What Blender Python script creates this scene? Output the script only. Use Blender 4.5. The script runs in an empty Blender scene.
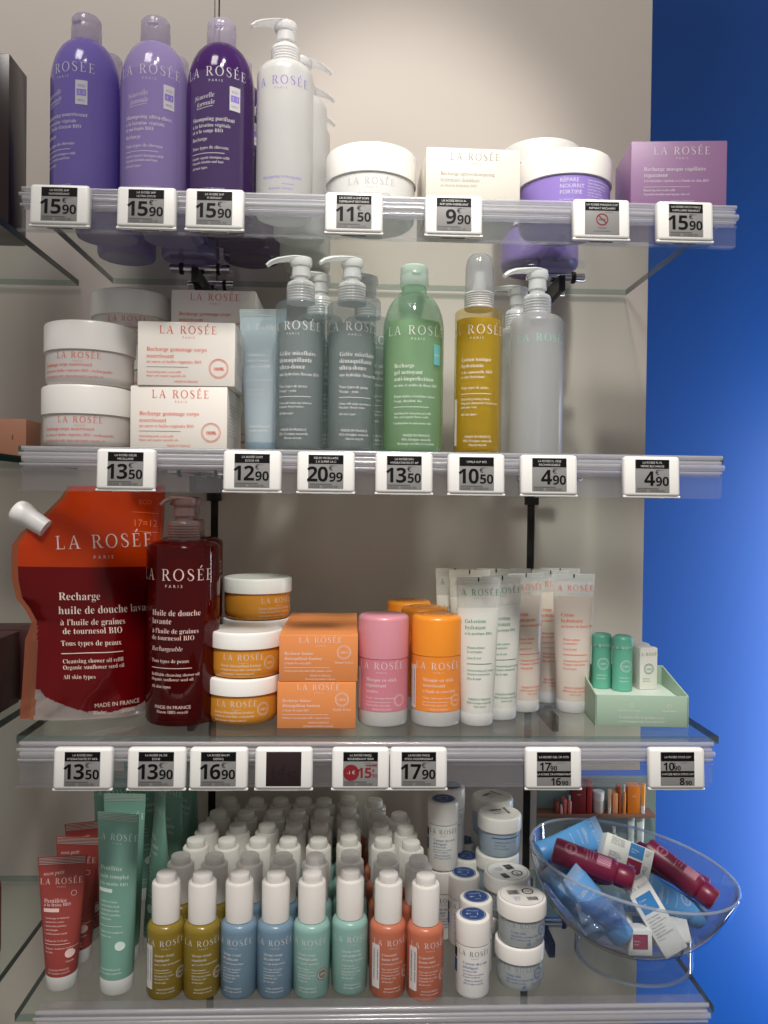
import bpy, bmesh, math, random, unicodedata
from mathutils import Matrix, Vector, Euler
random.seed(7)
S = bpy.context.scene
COL = S.collection
R = math.radians
# ------------------------------------------------------------------ camera
F, D = 800.0, 0.75
YAW, PITCH, ROLL = 0.0384, -0.013, 0.0123
def cam_axes():
    cy, sy, cp, sp = math.cos(YAW), math.sin(YAW), math.cos(PITCH), math.sin(PITCH)
    fw = Vector((sy*cp, cy*cp, sp)); rt = Vector((cy, -sy, 0)); up = rt.cross(fw)
    c, s = math.cos(ROLL), math.sin(ROLL)
    return c*rt + s*up, -s*rt + c*up, fw
RT, UP, FW = cam_axes()
cd = bpy.data.cameras.new('camera'); cam = bpy.data.objects.new('camera', cd); COL.objects.link(cam)
m3 = Matrix((RT, UP, -FW)).transposed().to_4x4(); m3.translation = Vector((0, -D, 0)); cam.matrix_world = m3
cd.sensor_fit = 'HORIZONTAL'; cd.sensor_width = 36; cd.lens = 36*F/768; cd.clip_start = 0.01
S.camera = cam
# ------------------------------------------------------------------ world, lights, exposure
w = bpy.data.worlds.new('world'); S.world = w; w.use_nodes = True
w.node_tree.nodes['Background'].inputs[0].default_value = (1.0, 0.95, 0.90, 1)
w.node_tree.nodes['Background'].inputs[1].default_value = 0.25
def light(name, kind, loc, target, energy, size=0.1, color=(1, 1, 1), **k):
    l = bpy.data.lights.new(name, kind); l.energy = energy; l.color = color
    if kind == 'AREA': l.size = size
    else: l.shadow_soft_size = size
    for a, b in k.items(): setattr(l, a, b)
    o = bpy.data.objects.new(name, l); COL.objects.link(o); o.location = loc
    o.rotation_euler = (Vector(target) - Vector(loc)).to_track_quat('-Z', 'Y').to_euler()
    return o
light('ceiling_spot', 'SPOT', (0.12, -0.62, 1.35), (0.04, 0.29, 0.235), 45, 0.035, (1.0, 0.95, 0.88), spot_size=R(29), spot_blend=0.65)
light('fill_light', 'AREA', (-0.45, -0.75, 1.55), (-0.2, 0.25, 0.35), 10, 0.4, (1.0, 0.95, 0.90))  # soft fill added to lift the top shelf and left side, not a shop fixture
light('shelf_spot', 'SPOT', (0.10, -1.05, 1.45), (0.12, 0.02, -0.22), 150, 0.15, (1.0, 0.955, 0.90), spot_size=R(37), spot_blend=0.9)
light('blue_wall_lamp', 'AREA', (1.22, 0.50, -0.45), (0.98, 0.8, -0.42), 14, 0.22, (0.80, 0.90, 1.0), shape='RECTANGLE', size_y=1.3)
S.view_settings.view_transform = 'Standard'; S.view_settings.look = 'None'
S.view_settings.gamma = 1; S.view_settings.exposure = 0.0; S.view_settings.use_curve_mapping = False
S.cycles.max_bounces = 12; S.cycles.transparent_max_bounces = 40; S.cycles.transmission_bounces = 10
S.cycles.use_denoising = True; S.cycles.sample_clamp_indirect = 4
S.cycles.caustics_reflective = False; S.cycles.caustics_refractive = False

def at_y(px, py, Y):
    r = RT*((px-384)/F) + UP*((512-py)/F) + FW
    return Vector((0, -D, 0)) + r*((Y + D)/r.y)
def at_z(px, py, z):
    r = RT*((px-384)/F) + UP*((512-py)/F) + FW
    return Vector((0, -D, 0)) + r*(z/r.z)
def xat(px, py, Y): return at_y(px, py, Y).x
def zat(px, py, Y): return at_y(px, py, Y).z

# ------------------------------------------------------------------ materials
MATS = {}
def PRINT(name, rgb, d): return see(name, (255, 255, 255), d, rgb, .5, refl=0.0, transl=.1)
def lin(c):
    return tuple((v/255/12.92 if v/255 <= 0.04045 else ((v/255+0.055)/1.055)**2.4) for v in c) + (1,)
def nodes(name):
    m = bpy.data.materials.new(name); m.use_nodes = True; nt = m.node_tree; nt.nodes.clear()
    out = nt.nodes.new('ShaderNodeOutputMaterial'); return m, nt, out
def mat(name, rgb, rough=0.4, metal=0.0, spec=0.5, noise=0.0, nscale=60, sss=0.0):
    """opaque material; rgb is 0-255 sRGB; a small procedural noise varies the tone and roughness"""
    if name in MATS: return MATS[name]
    m, nt, out = nodes(name); p = nt.nodes.new('ShaderNodeBsdfPrincipled')
    p.inputs['Base Color'].default_value = lin(rgb); p.inputs['Roughness'].default_value = rough
    p.inputs['Metallic'].default_value = metal; p.inputs['Specular IOR Level'].default_value = spec
    if noise:
        tc = nt.nodes.new('ShaderNodeTexCoord'); n = nt.nodes.new('ShaderNodeTexNoise'); n.inputs['Scale'].default_value = nscale
        n.inputs['Detail'].default_value = 4
        r = nt.nodes.new('ShaderNodeMix'); r.data_type = 'RGBA'
        c = lin(rgb); r.inputs['A'].default_value = tuple(v*(1-noise) for v in c[:3]) + (1,)
        r.inputs['B'].default_value = tuple(min(1, v*(1+noise)) for v in c[:3]) + (1,)
        nt.links.new(tc.outputs['Object'], n.inputs['Vector']); nt.links.new(n.outputs['Fac'], r.inputs['Factor'])
        nt.links.new(r.outputs['Result'], p.inputs['Base Color'])
    nt.links.new(p.outputs[0], out.inputs[0]); MATS[name] = m; return m
def see(name, tint, dens, body, rough=0.15, gloss=0.03, refl=1.0, transl=0.5):
    """see-through plastic, glass or liquid: tinted transmission mixed with a milky body and a Fresnel gloss"""
    if name in MATS: return MATS[name]
    m, nt, out = nodes(name); N = nt.nodes.new; L = nt.links.new
    t = N('ShaderNodeBsdfTransparent'); t.inputs[0].default_value = lin(tint)
    d = N('ShaderNodeBsdfDiffuse'); d.inputs[0].default_value = lin(body)
    tr = N('ShaderNodeBsdfTranslucent'); tr.inputs[0].default_value = lin(body)
    a = N('ShaderNodeMixShader'); a.inputs[0].default_value = transl; L(d.outputs[0], a.inputs[1]); L(tr.outputs[0], a.inputs[2])
    b = N('ShaderNodeMixShader'); b.inputs[0].default_value = dens; L(t.outputs[0], b.inputs[1]); L(a.outputs[0], b.inputs[2])
    g = N('ShaderNodeBsdfGlossy'); g.inputs['Roughness'].default_value = rough
    f = N('ShaderNodeFresnel'); f.inputs[0].default_value = 1.45
    ge = N('ShaderNodeNewGeometry'); s = N('ShaderNodeMath'); s.operation = 'SUBTRACT'; s.inputs[0].default_value = 1; L(ge.outputs['Backfacing'], s.inputs[1])
    mu = N('ShaderNodeMath'); mu.operation = 'MULTIPLY'; L(f.outputs[0], mu.inputs[0]); L(s.outputs[0], mu.inputs[1])
    m2 = N('ShaderNodeMath'); m2.operation = 'MULTIPLY'; L(mu.outputs[0], m2.inputs[0]); m2.inputs[1].default_value = refl
    c = N('ShaderNodeMixShader'); L(m2.outputs[0], c.inputs[0]); L(b.outputs[0], c.inputs[1]); L(g.outputs[0], c.inputs[2])
    L(c.outputs[0], out.inputs[0]); MATS[name] = m; return m

WHITE = mat('white_plastic', (240, 238, 234), 0.28)
CAPW = mat('white_cap_plastic', (226, 222, 217), 0.22)
INKW = PRINT('white_print', (240, 238, 238), .78)
INKG = mat('grey_print', (120, 120, 125), 0.5)
INKB = mat('black_print', (22, 22, 24), 0.5)
INKR = mat('coral_print', (226, 92, 70), 0.5)
INKO = mat('orange_print', (228, 88, 40), 0.5)
INKV = mat('lilac_print', (142, 122, 205), 0.5)
INKGR = mat('green_print', (34, 132, 96), 0.5)
INKBL = mat('blue_print', (48, 84, 150), 0.5)
INKNAVY = mat('navy_print', (34, 66, 122), 0.45)
INKPALE = mat('pale_print', (196, 190, 196), 0.5)
BARS = mat('barcode_black', (18, 18, 18), 0.5)
CLEARP = see('clear_plastic', (246, 247, 250), 0.10, (235, 238, 244), 0.06, transl=0.5)
FROST = see('frosted_pump_plastic', (250, 250, 250), 0.74, (253, 253, 253), 0.2, transl=.35)

# ------------------------------------------------------------------ glyphs
GL = {}
def font_mesh(s, off=0.0):
    c = bpy.data.curves.new('glyph', 'FONT'); c.body = s; c.resolution_u = 2; c.offset = off
    o = bpy.data.objects.new('glyph', c); COL.objects.link(o)
    dg = bpy.context.evaluated_depsgraph_get(); dg.update()
    me = bpy.data.meshes.new_from_object(o.evaluated_get(dg))
    v = [(p.co.x, p.co.y) for p in me.vertices]; f = [tuple(p.vertices) for p in me.polygons]
    bpy.data.objects.remove(o); bpy.data.curves.remove(c); bpy.data.meshes.remove(me)
    return v, f
def mapc(ch, style):
    if style == 's':
        if 'A' <= ch <= 'Z': return chr(0x1D400+ord(ch)-65)
        if 'a' <= ch <= 'z': return chr(0x1D41A+ord(ch)-97)
        if '0' <= ch <= '9': return chr(0x1D7CE+ord(ch)-48)
    if style == 'i':
        if ch == 'h': return '\u210e'
        if 'A' <= ch <= 'Z': return chr(0x1D434+ord(ch)-65)
        if 'a' <= ch <= 'z': return chr(0x1D44E+ord(ch)-97)
    if style == 'b' and '0' <= ch <= '9': return chr(0x1D7EC+ord(ch)-48)
    return ch
def quad(a, b, c, d): return [a, b, c, d], [(0, 1, 2, 3)]
def join(parts):
    v, f = [], []
    for pv, pf in parts:
        n = len(v); v += pv; f += [tuple(i+n for i in q) for q in pf]
    return v, f
def rect(x0, z0, x1, z1): return quad((x0, z0), (x1, z0), (x1, z1), (x0, z1))
def arcband(cx, cz, rx, rz, tx, tz, a0, a1, n=18):
    v, f = [], []
    for i in range(n+1):
        a = R(a0+(a1-a0)*i/n); v.append((cx+rx*math.cos(a), cz+rz*math.sin(a))); v.append((cx+(rx-tx)*math.cos(a), cz+(rz-tz)*math.sin(a)))
    for i in range(n): f.append((2*i, 2*i+2, 2*i+3, 2*i+1))
    return v, f
def stroke(pts, ws):
    v, f = [], []
    for i, (x, z) in enumerate(pts):
        x0, z0 = pts[max(0, i-1)]; x1, z1 = pts[min(len(pts)-1, i+1)]
        dx, dz = x1-x0, z1-z0; l = math.hypot(dx, dz) or 1
        v += [(x-dz/l*ws[i]/2, z+dx/l*ws[i]/2), (x+dz/l*ws[i]/2, z-dx/l*ws[i]/2)]
    for i in range(len(pts)-1): f.append((2*i, 2*i+1, 2*i+3, 2*i+2))
    return v, f
T, N_ = 0.115, 0.048
BR = {}
BR['L'] = (join([rect(.09, 0, .09+T, 1), rect(0, .96, .32, 1), rect(0, 0, .62, N_), quad((.57, N_), (.62, N_), (.62, .27), (.60, .27))]), .70)
BR['A'] = (join([quad((.06, .03), (.12, .03), (.44, 1), (.39, 1)), quad((.62, .03), (.77, .03), (.47, 1), (.39, 1)), rect(.2, .33, .62, .38), rect(-.02, 0, .22, .04), rect(.54, 0, .86, .04)]), .90)
BR['R'] = (join([rect(.09, 0, .09+T, 1), rect(0, .96, .3, 1), rect(0, 0, .31, .04), rect(.2, .955, .36, 1), rect(.2, .48, .36, .525), arcband(.36, .74, .28, .26, .13, .045, -90, 90), quad((.32, .49), (.44, .49), (.78, 0), (.60, 0)), rect(.60, 0, .84, .04)]), .82)
BR['O'] = (arcband(.46, .5, .46, .53, .125, .05, 0, 360, 36), .98)
BR['S'] = (stroke([(.50, .74), (.49, .86), (.40, .97), (.27, 1.0), (.13, .95), (.07, .82), (.11, .68), (.24, .57), (.38, .47), (.50, .36), (.53, .22), (.45, .06), (.28, -.01), (.13, .04), (.05, .16), (.04, .28)],
                  [.03, .035, .045, .05, .07, .10, .12, .13, .14, .13, .11, .08, .05, .045, .035, .03]), .64)
BR['E'] = (join([rect(.09, 0, .09+T, 1), rect(0, .955, .56, 1), rect(0, 0, .60, .045), rect(.2, .49, .44, .53), quad((.53, .955), (.56, .955), (.56, .76), (.545, .76)), quad((.56, .045), (.60, .045), (.60, .26), (.585, .26)), rect(.42, .40, .44, .62)]), .68)
ACC = quad((.24, 1.10), (.31, 1.08), (.50, 1.30), (.38, 1.33))
BR['É'] = (join([BR['E'][0], ACC]), .68)
BR[' '] = (([], []), .38)
def glyph(ch, style):
    k = (ch, style)
    if k in GL: return GL[k]
    if style == 'B': (v, f), adv = BR[ch]; GL[k] = (v, f, adv+.10); return GL[k]
    if ch == ' ': GL[k] = ([], [], 0.26); return GL[k]
    d = unicodedata.normalize('NFD', ch)
    base = d[0] if style in 'si' else ch
    acc = d[1] if len(d) > 1 and style in 'si' else None
    off = -0.009 if style == 's' and base.isalnum() else 0.0
    v, f = font_mesh(mapc(base, style), off)
    w1 = max((p[0] for p in font_mesh('|'+mapc(base, style)+'|')[0]), default=0); w0 = max((p[0] for p in font_mesh('||')[0]), default=0)
    adv = w1-w0
    if style == 's': v = [(x*.9, z) for x, z in v]; adv *= .9
    if acc:
        xs = [p[0] for p in v]; top = max(p[1] for p in v); cx = (min(xs)+max(xs))/2
        if base == 'i': top -= .05
        s = 1 if acc == '\u0301' else -1
        if acc == '\u0302': e = join([quad((cx-.12, top+.05), (cx-.06, top+.05), (cx+.02, top+.17), (cx-.02, top+.17)), quad((cx+.06, top+.05), (cx+.12, top+.05), (cx+.02, top+.17), (cx-.02, top+.17))])
        else: e = quad((cx-s*.08, top+.05), (cx-s*.02, top+.04), (cx+s*.12, top+.18), (cx+s*.03, top+.18))
        v, f = join([(v, f), e])
    GL[k] = (v, f, adv); return GL[k]
def line2d(s, size, style='s', align='l', track=0.0):
    v, f, x = [], [], 0.0
    for ch in s:
        gv, gf, adv = glyph(ch, style); n = len(v)
        v += [(x+p[0]*size, p[1]*size) for p in gv]; f += [tuple(i+n for i in q) for q in gf]
        x += (adv+track)*size
    x -= track*size
    o = {'l': 0, 'c': -x/2, 'r': -x}[align]
    return [(p[0]+o, p[1]) for p in v], f

# ------------------------------------------------------------------ mesh building (millimetres)
class MB:
    def __init__(s): s.v, s.f, s.m, s.dv, s.df, s.dm = [], [], [], [], [], []
    def add(s, v, f, mi=0):
        n = len(s.v); s.v += [tuple(p) for p in v]; s.f += [tuple(i+n for i in q) for q in f]; s.m += [mi]*len(f) if isinstance(mi, int) else mi
        return s
    def decal(s, v, f, mi): 
        n = len(s.dv); s.dv += [tuple(p) for p in v]; s.df += [tuple(i+n for i in q) for q in f]; s.dm += [mi]*len(f); return s
    def lathe(s, prof, mi=0, n=40, c=(0, 0, 0), M=None):
        v, f, rows = [], [], []
        for r, z in prof:
            if r < 1e-6: rows.append([len(v)]); v.append((0, 0, z))
            else:
                rows.append(list(range(len(v), len(v)+n)))
                for i in range(n):
                    a = 2*math.pi*i/n; v.append((r*math.cos(a), r*math.sin(a), z))
        mis = []
        for k in range(len(rows)-1):
            a, b = rows[k], rows[k+1]; mm = mi if isinstance(mi, int) else mi[k]
            if len(a) == 1 and len(b) == 1: continue
            for i in range(n):
                j = (i+1) % n
                if len(a) == 1: f.append((a[0], b[j], b[i]))
                elif len(b) == 1: f.append((a[i], a[j], b[0]))
                else: f.append((a[i], a[j], b[j], b[i]))
                mis.append(mm)
        v = [Vector(p) for p in v]
        if M is not None: v = [M @ p for p in v]
        return s.add([(p[0]+c[0], p[1]+c[1], p[2]+c[2]) for p in v], f, mis)
    def box(s, x0, x1, y0, y1, z0, z1, mi=0, bev=0.0, seg=2, M=None):
        bm = bmesh.new(); bmesh.ops.create_cube(bm, size=1)
        for q in bm.verts: q.co = Vector(((x0+x1)/2+q.co.x*(x1-x0), (y0+y1)/2+q.co.y*(y1-y0), (z0+z1)/2+q.co.z*(z1-z0)))
        if bev: bmesh.ops.bevel(bm, geom=list(bm.edges), offset=bev, segments=seg, profile=0.5, affect='EDGES')
        bm.verts.index_update(); v = [q.co.copy() for q in bm.verts]; f = [tuple(x.index for x in q.verts) for q in bm.faces]; bm.free()
        if M is not None: v = [M @ p for p in v]
        return s.add(v, f, mi)
    def tube(s, path, radii, mi=0, n=16, flat=1.0):
        """swept tube; each radius may be (a, b): half width across, half height"""
        path = [Vector(p) for p in path]; v, f = [], []
        for i, p in enumerate(path):
            t = (path[min(i+1, len(path)-1)]-path[max(i-1, 0)]).normalized()
            side = t.cross(Vector((0, 0, 1)))
            side = side.normalized() if side.length > 1e-4 else Vector((1, 0, 0))
            up = side.cross(t).normalized()
            a, b = radii[i] if isinstance(radii[i], tuple) else (radii[i], radii[i])
            for k in range(n):
                an = 2*math.pi*k/n; v.append(p+side*a*math.cos(an)+up*b*math.sin(an))
        for i in range(len(path)-1):
            for k in range(n): f.append((i*n+k, i*n+(k+1) % n, (i+1)*n+(k+1) % n, (i+1)*n+k))
        f.append(tuple(range(n-1, -1, -1))); f.append(tuple((len(path)-1)*n+k for k in range(n)))
        return s.add(v, f, mi)
    def text(s, fn, lines, mi):
        """lines: (x, z, size, string, style, align[, material, track, rot])"""
        for L in lines:
            x, z, size, st, style, al = L[:6]; m = L[6] if len(L) > 6 and L[6] is not None else mi
            tr = L[7] if len(L) > 7 else (0.12 if style == 'B' else 0.0); rot = L[8] if len(L) > 8 else 0
            if style == 'rule':
                n = 10; v, f = [], []
                for i in range(n+1): v += [(st*i/n, 0), (st*i/n, size)]
                for i in range(n): f.append((2*i, 2*i+2, 2*i+3, 2*i+1))
            elif style == 'ring': v, f = arcband(0, 0, size, size, st, st, 0, 360, 28)
            elif style == 'patch':
                w, h = st; n = 10; v, f = [], []
                for i in range(n+1): v += [(-w/2+w*i/n, -h/2), (-w/2+w*i/n, h/2)]
                for i in range(n): f.append((2*i, 2*i+2, 2*i+3, 2*i+1))
            elif style == 'bars':
                w, h = st; rr = random.Random(3); v, f = [], []; q = -w/2
                while q < w/2:
                    t = rr.choice((.3, .3, .6, .9))*size; pv, pf = rect(q, -h/2, min(w/2, q+t), h/2); n = len(v); v += pv; f += [tuple(i+n for i in k) for k in pf]; q += t+rr.choice((.3, .5))*size
            elif style == 'disc':
                v = [(0, 0)]+[(size*math.cos(2*math.pi*i/24), size*math.sin(2*math.pi*i/24)) for i in range(24)]; f = [(0, i+1, (i+1) % 24+1) for i in range(24)]
            else: v, f = line2d(st, size, style, al, tr)
            c, sn = math.cos(R(rot)), math.sin(R(rot))
            lift = 0.25 + (0.12 if len(L) > 9 else 0)
            s.decal([fn(x+p[0]*c-p[1]*sn, z+p[0]*sn+p[1]*c, lift) for p in v], f, m)
        return s
    def build(s, name, mats, parent=None, sharp=38, loc=None, rot=None):
        if not isinstance(mats, (list, tuple)): mats = [mats]
        bm = bmesh.new(); vs = [bm.verts.new((p[0]*.001, p[1]*.001, p[2]*.001)) for p in s.v]
        for q, mi in zip(s.f, s.m):
            try: fc = bm.faces.new([vs[i] for i in q])
            except ValueError: continue
            fc.material_index = mi; fc.smooth = True
        if s.f: bmesh.ops.recalc_face_normals(bm, faces=list(bm.faces))
        vs = [bm.verts.new((p[0]*.001, p[1]*.001, p[2]*.001)) for p in s.dv]
        for q, mi in zip(s.df, s.dm):
            try: fc = bm.faces.new([vs[i] for i in q])
            except ValueError: continue
            fc.material_index = mi
        me = bpy.data.meshes.new(name); bm.to_mesh(me); bm.free()
        me.set_sharp_from_angle(angle=R(sharp))
        for m in mats: me.materials.append(m)
        o = bpy.data.objects.new(name, me); COL.objects.link(o)
        if parent is not None: o.parent = parent
        if loc is not None: o.location = loc
        if rot is not None: o.rotation_euler = rot
        return o

def cyl(r, ang=0.0):
    """front of an upright cylinder of radius r (or r(z)), turned by ang degrees; (x, z) in mm to a point"""
    def fn(x, z, e):
        rr = r(z) if callable(r) else r
        a = x/rr+R(ang); return ((rr+e)*math.sin(a), -(rr+e)*math.cos(a), z)
    return fn
def flat(y, cx=0.0):
    return lambda x, z, e: (x+cx, y-e, z)
def topdisc(z, ang=0.0):
    c, s = math.cos(R(ang)), math.sin(R(ang))
    return lambda x, y, e: (x*c-y*s, x*s+y*c, z+e)

def tag(o, label, cat, group=None):
    o['label'] = label; o['category'] = cat
    if group: o['group'] = group
    return o
def thing(name, label=None, cat=None, group=None, loc=(0, 0, 0), rz=0.0):
    o = bpy.data.objects.new(name, None); o.empty_display_size = .02; COL.objects.link(o)
    o.location = loc; o.rotation_euler = (0, 0, R(rz))
    if label: tag(o, label, cat, group)
    return o
KIDS = {}
def children(o): return [c for c in bpy.data.objects if c.parent == o]
def dup(root, loc, rz, label, group=None, rot=None):
    r = root.copy(); COL.objects.link(r); r.location = loc; r.rotation_euler = rot if rot else (0, 0, R(rz)); r['label'] = label
    if group: r['group'] = group
    elif 'group' in r: del r['group']
    if root.name not in KIDS: KIDS[root.name] = [(c, children(c)) for c in children(root)]
    for ch, gs in KIDS[root.name]:
        c = ch.copy(); COL.objects.link(c); c.parent = r
        for g in gs:
            d = g.copy(); COL.objects.link(d); d.parent = c
    return r
def struct(o): o['kind'] = 'structure'; return o

# ------------------------------------------------------------------ the setting
Z1, Z2, Z3, Z4 = .2805, .0475, -.2207, -.4805      # tops of the four glass shelves
YW = .292                                          # face of the back wall
WALLM = mat('painted_wall', (214, 205, 196), 0.55, noise=0.04, nscale=9)
DARK = mat('dark_slot', (34, 32, 31), 0.5)
xs0, xs1 = xat(215, 450, YW), xat(532, 450, YW)
xe = xat(644, 520, YW)
b = MB()
b.box(-1500, xs0*1000-5, YW*1000, YW*1000+18, -1350, 1200)
b.box(xs0*1000+5, xs1*1000-5, YW*1000, YW*1000+18, -1350, 40); b.box(xs0*1000+1, xs1*1000+5, YW*1000, YW*1000+18, 40, 1200); b.box(xs0*1000-6, xs0*1000-1, YW*1000, YW*1000+18, 40, 1200)
zo1 = zat(590, 770, YW); zo0 = zat(590, 925, YW)
b.box(xs1*1000+5, xe*1000, YW*1000, YW*1000+18, zo1*1000, 1200)
b.box(xs1*1000+5, xe*1000, YW*1000, YW*1000+18, -1350, zo0*1000)
b.box(xs1*1000+5, xs1*1000+13, YW*1000, YW*1000+18, zo0*1000, zo1*1000)
struct(b.build('wall_back', WALLM))
for i, x in enumerate((xs0, xs1)):
    b = MB(); b.box(x*1000-5, x*1000+5, YW*1000+4, YW*1000+17, -1350, 1200)
    for k in range(46): b.box(x*1000-2, x*1000+2, YW*1000+2.5, YW*1000+6, -1200+k*50, -1170+k*50, 1)
    struct(b.build('trim_%d' % (i+1), [DARK, mat('slot_black', (12, 12, 12), .6)]))
BLUE = mat('blue_wall_paint', (12, 80, 164), 0.45, noise=0.03, nscale=4)
b = MB(); b.box(250, 2300, 800, 830, -1350, 1800); struct(b.build('wall_right', BLUE))
b = MB(); b.box(-1800, 2300, -2500, 830, -1380, -1350); struct(b.build('floor', mat('grey_floor', (140, 132, 124), .4, noise=.1, nscale=12)))

# ------------------------------------------------------------------ glass shelves and price rails
GLASS = see('shelf_glass', (247, 250, 248), 0.03, (205, 210, 206), 0.02, transl=0.3)
GEDGE = mat('green_glass_edge', (14, 52, 44), 0.15)
RAILP = see('rail_plastic', (249, 249, 251), 0.07, (232, 233, 240), 0.08, transl=0.5)
RIDGE = see('rail_ridge_plastic', (249, 249, 250), 0.34, (246, 245, 246), 0.14, refl=1.6, transl=.5)
RCLIP = see('milky_rail_plastic', (249, 249, 250), .34, (236, 235, 238), .2, transl=.5)
GFRONT = see('polished_glass_edge', (205, 222, 216), .30, (150, 168, 162), .1)
def glass_shelf(x0, x1, ztop, label, y1=285, th=7.5):
    b = MB(); b.box(x0, x1, 0, y1, ztop*1000-th, ztop*1000, 0)
    b.m = [0 if abs(sum(b.v[i][2] for i in q)/4-(ztop*1000-th/2)) > th/3 else 2 if sum(b.v[i][1] for i in q)/4 < 1 or sum(b.v[i][1] for i in q)/4 > y1-1 else 1 for q in b.f]
    return tag(b.build('glass_shelf', [GLASS, GEDGE, GFRONT]), label, 'shelf', 'glass shelves of the display')
SN = [(Z1, 'top glass shelf carrying the purple shampoo bottles and white jars'), (Z2, 'second glass shelf carrying the clear pump bottles and body scrub boxes'),
      (Z3, 'third glass shelf carrying the red refill pouch and orange jars'), (Z4, 'bottom glass shelf carrying the serum bottles and clear bowl')]
for z, l in SN: glass_shelf(-309, 352, z, l)
for z, l in zip((Z1, Z2, Z3, Z4), ('topmost glass shelf of the neighbouring bay at left, under dark boxes', 'neighbouring bay glass shelf at far left under a tan box', 'neighbouring bay glass shelf at far left under dark red boxes', 'lowest neighbouring bay glass shelf at far left under a red bottle')):
    glass_shelf(-900, -352, z-.004, l)
RX = [(-301, 353), (-300, 344), (-300, 340), (-284, 340)]
RL = ['clear plastic price rail clipped on the top glass shelf', 'clear plastic price rail clipped on the second glass shelf', 'clear plastic price rail clipped on the third glass shelf', 'clear plastic price rail on the bottom glass shelf, without tags']
for (z, _), (x0, x1), l in zip(SN, RX, RL):
    t = thing('price_rail', l, 'rail', 'price rails', (0, 0, z))
    dz = 13 if z == Z4 else 0
    b = MB(); b.box(x0, x1, -14.5, -13, -40+dz, -1.5+dz); b.box(x0, x1, -13, -.4, -3+dz, -1.5+dz); b.box(x0-3, x1-4, -19, -13, -41.5+dz, -40+dz); b.box(x0, x1, -17, -14.5, -22+dz, -20.8+dz)
    b.build('front_strip', RAILP, t)
    for zz, yy, rr, o_ in ((-3, -14.5, 2.0, 0), (-8, -16, 1.5, -2), (-12.5, -15.5, 2.9, 1), (-17.4, -16, 1.2, -1)):
        b = MB(); b.tube([(x0+o_, yy, zz+dz), (x1+o_, yy, zz+dz)], [rr, rr], n=12); b.build('ridge', RIDGE, t)
    b = MB(); b.box(x0+1, x1-1, -12.6, -11, -20.5+dz, -2.6+dz); b.box(x0+1, x1-1, -11, -1, -15+dz, -13.6+dz); b.build('clip', RCLIP, t)
# brackets carrying each glass shelf
CHROME = mat('chrome', (205, 205, 208), 0.12, 1.0); BLACKM = mat('black_metal', (22, 22, 23), 0.4)
RUB = mat('black_rubber', (10, 10, 10), 0.6)
def make_bracket(label, x, z):
    t = thing('shelf_bracket', label, 'bracket', 'shelf brackets', (x, 0, z))
    b = MB(); b.box(-4, 4, 150, 296, -30, -12, 0, 1.5); b.box(-9, 9, 286, 296, -40, -4, 0, 1); b.build('arm', BLACKM, t)
    for y, hw in ((182, 34), (250, 28)):
        b = MB(); b.lathe([(0, -hw), (4.6, -hw), (5.2, -hw+.8), (5.2, hw-.8), (4.6, hw), (0, hw)], n=20, c=(0, y, -6), M=Matrix.Rotation(R(90), 3, 'Y')); rod = b.build('rod', CHROME, t)
        for sx in (-1, 1):
            b = MB(); b.lathe([(5, -2), (6.6, -2), (6.9, 0), (6.6, 2), (5, 2)], n=20, c=(sx*hw*.62, y, -6), M=Matrix.Rotation(R(90), 3, 'Y')); b.build('rubber_ring', RUB, rod)
    return t
br = None
for z, nm in ((Z1, 'top'), (Z2, 'second'), (Z3, 'third'), (Z4, 'bottom')):
    for x, sd in ((xs0, 'left'), (xs1, 'right')):
        l = 'black bracket with chrome rods under the %s glass shelf on the %s upright' % (nm, sd)
        p = (x, 0, z-.0095)
        if br is None: br = make_bracket(l, x, z-.0095)
        else: dup(br, p, 0, l, 'shelf brackets')

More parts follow.
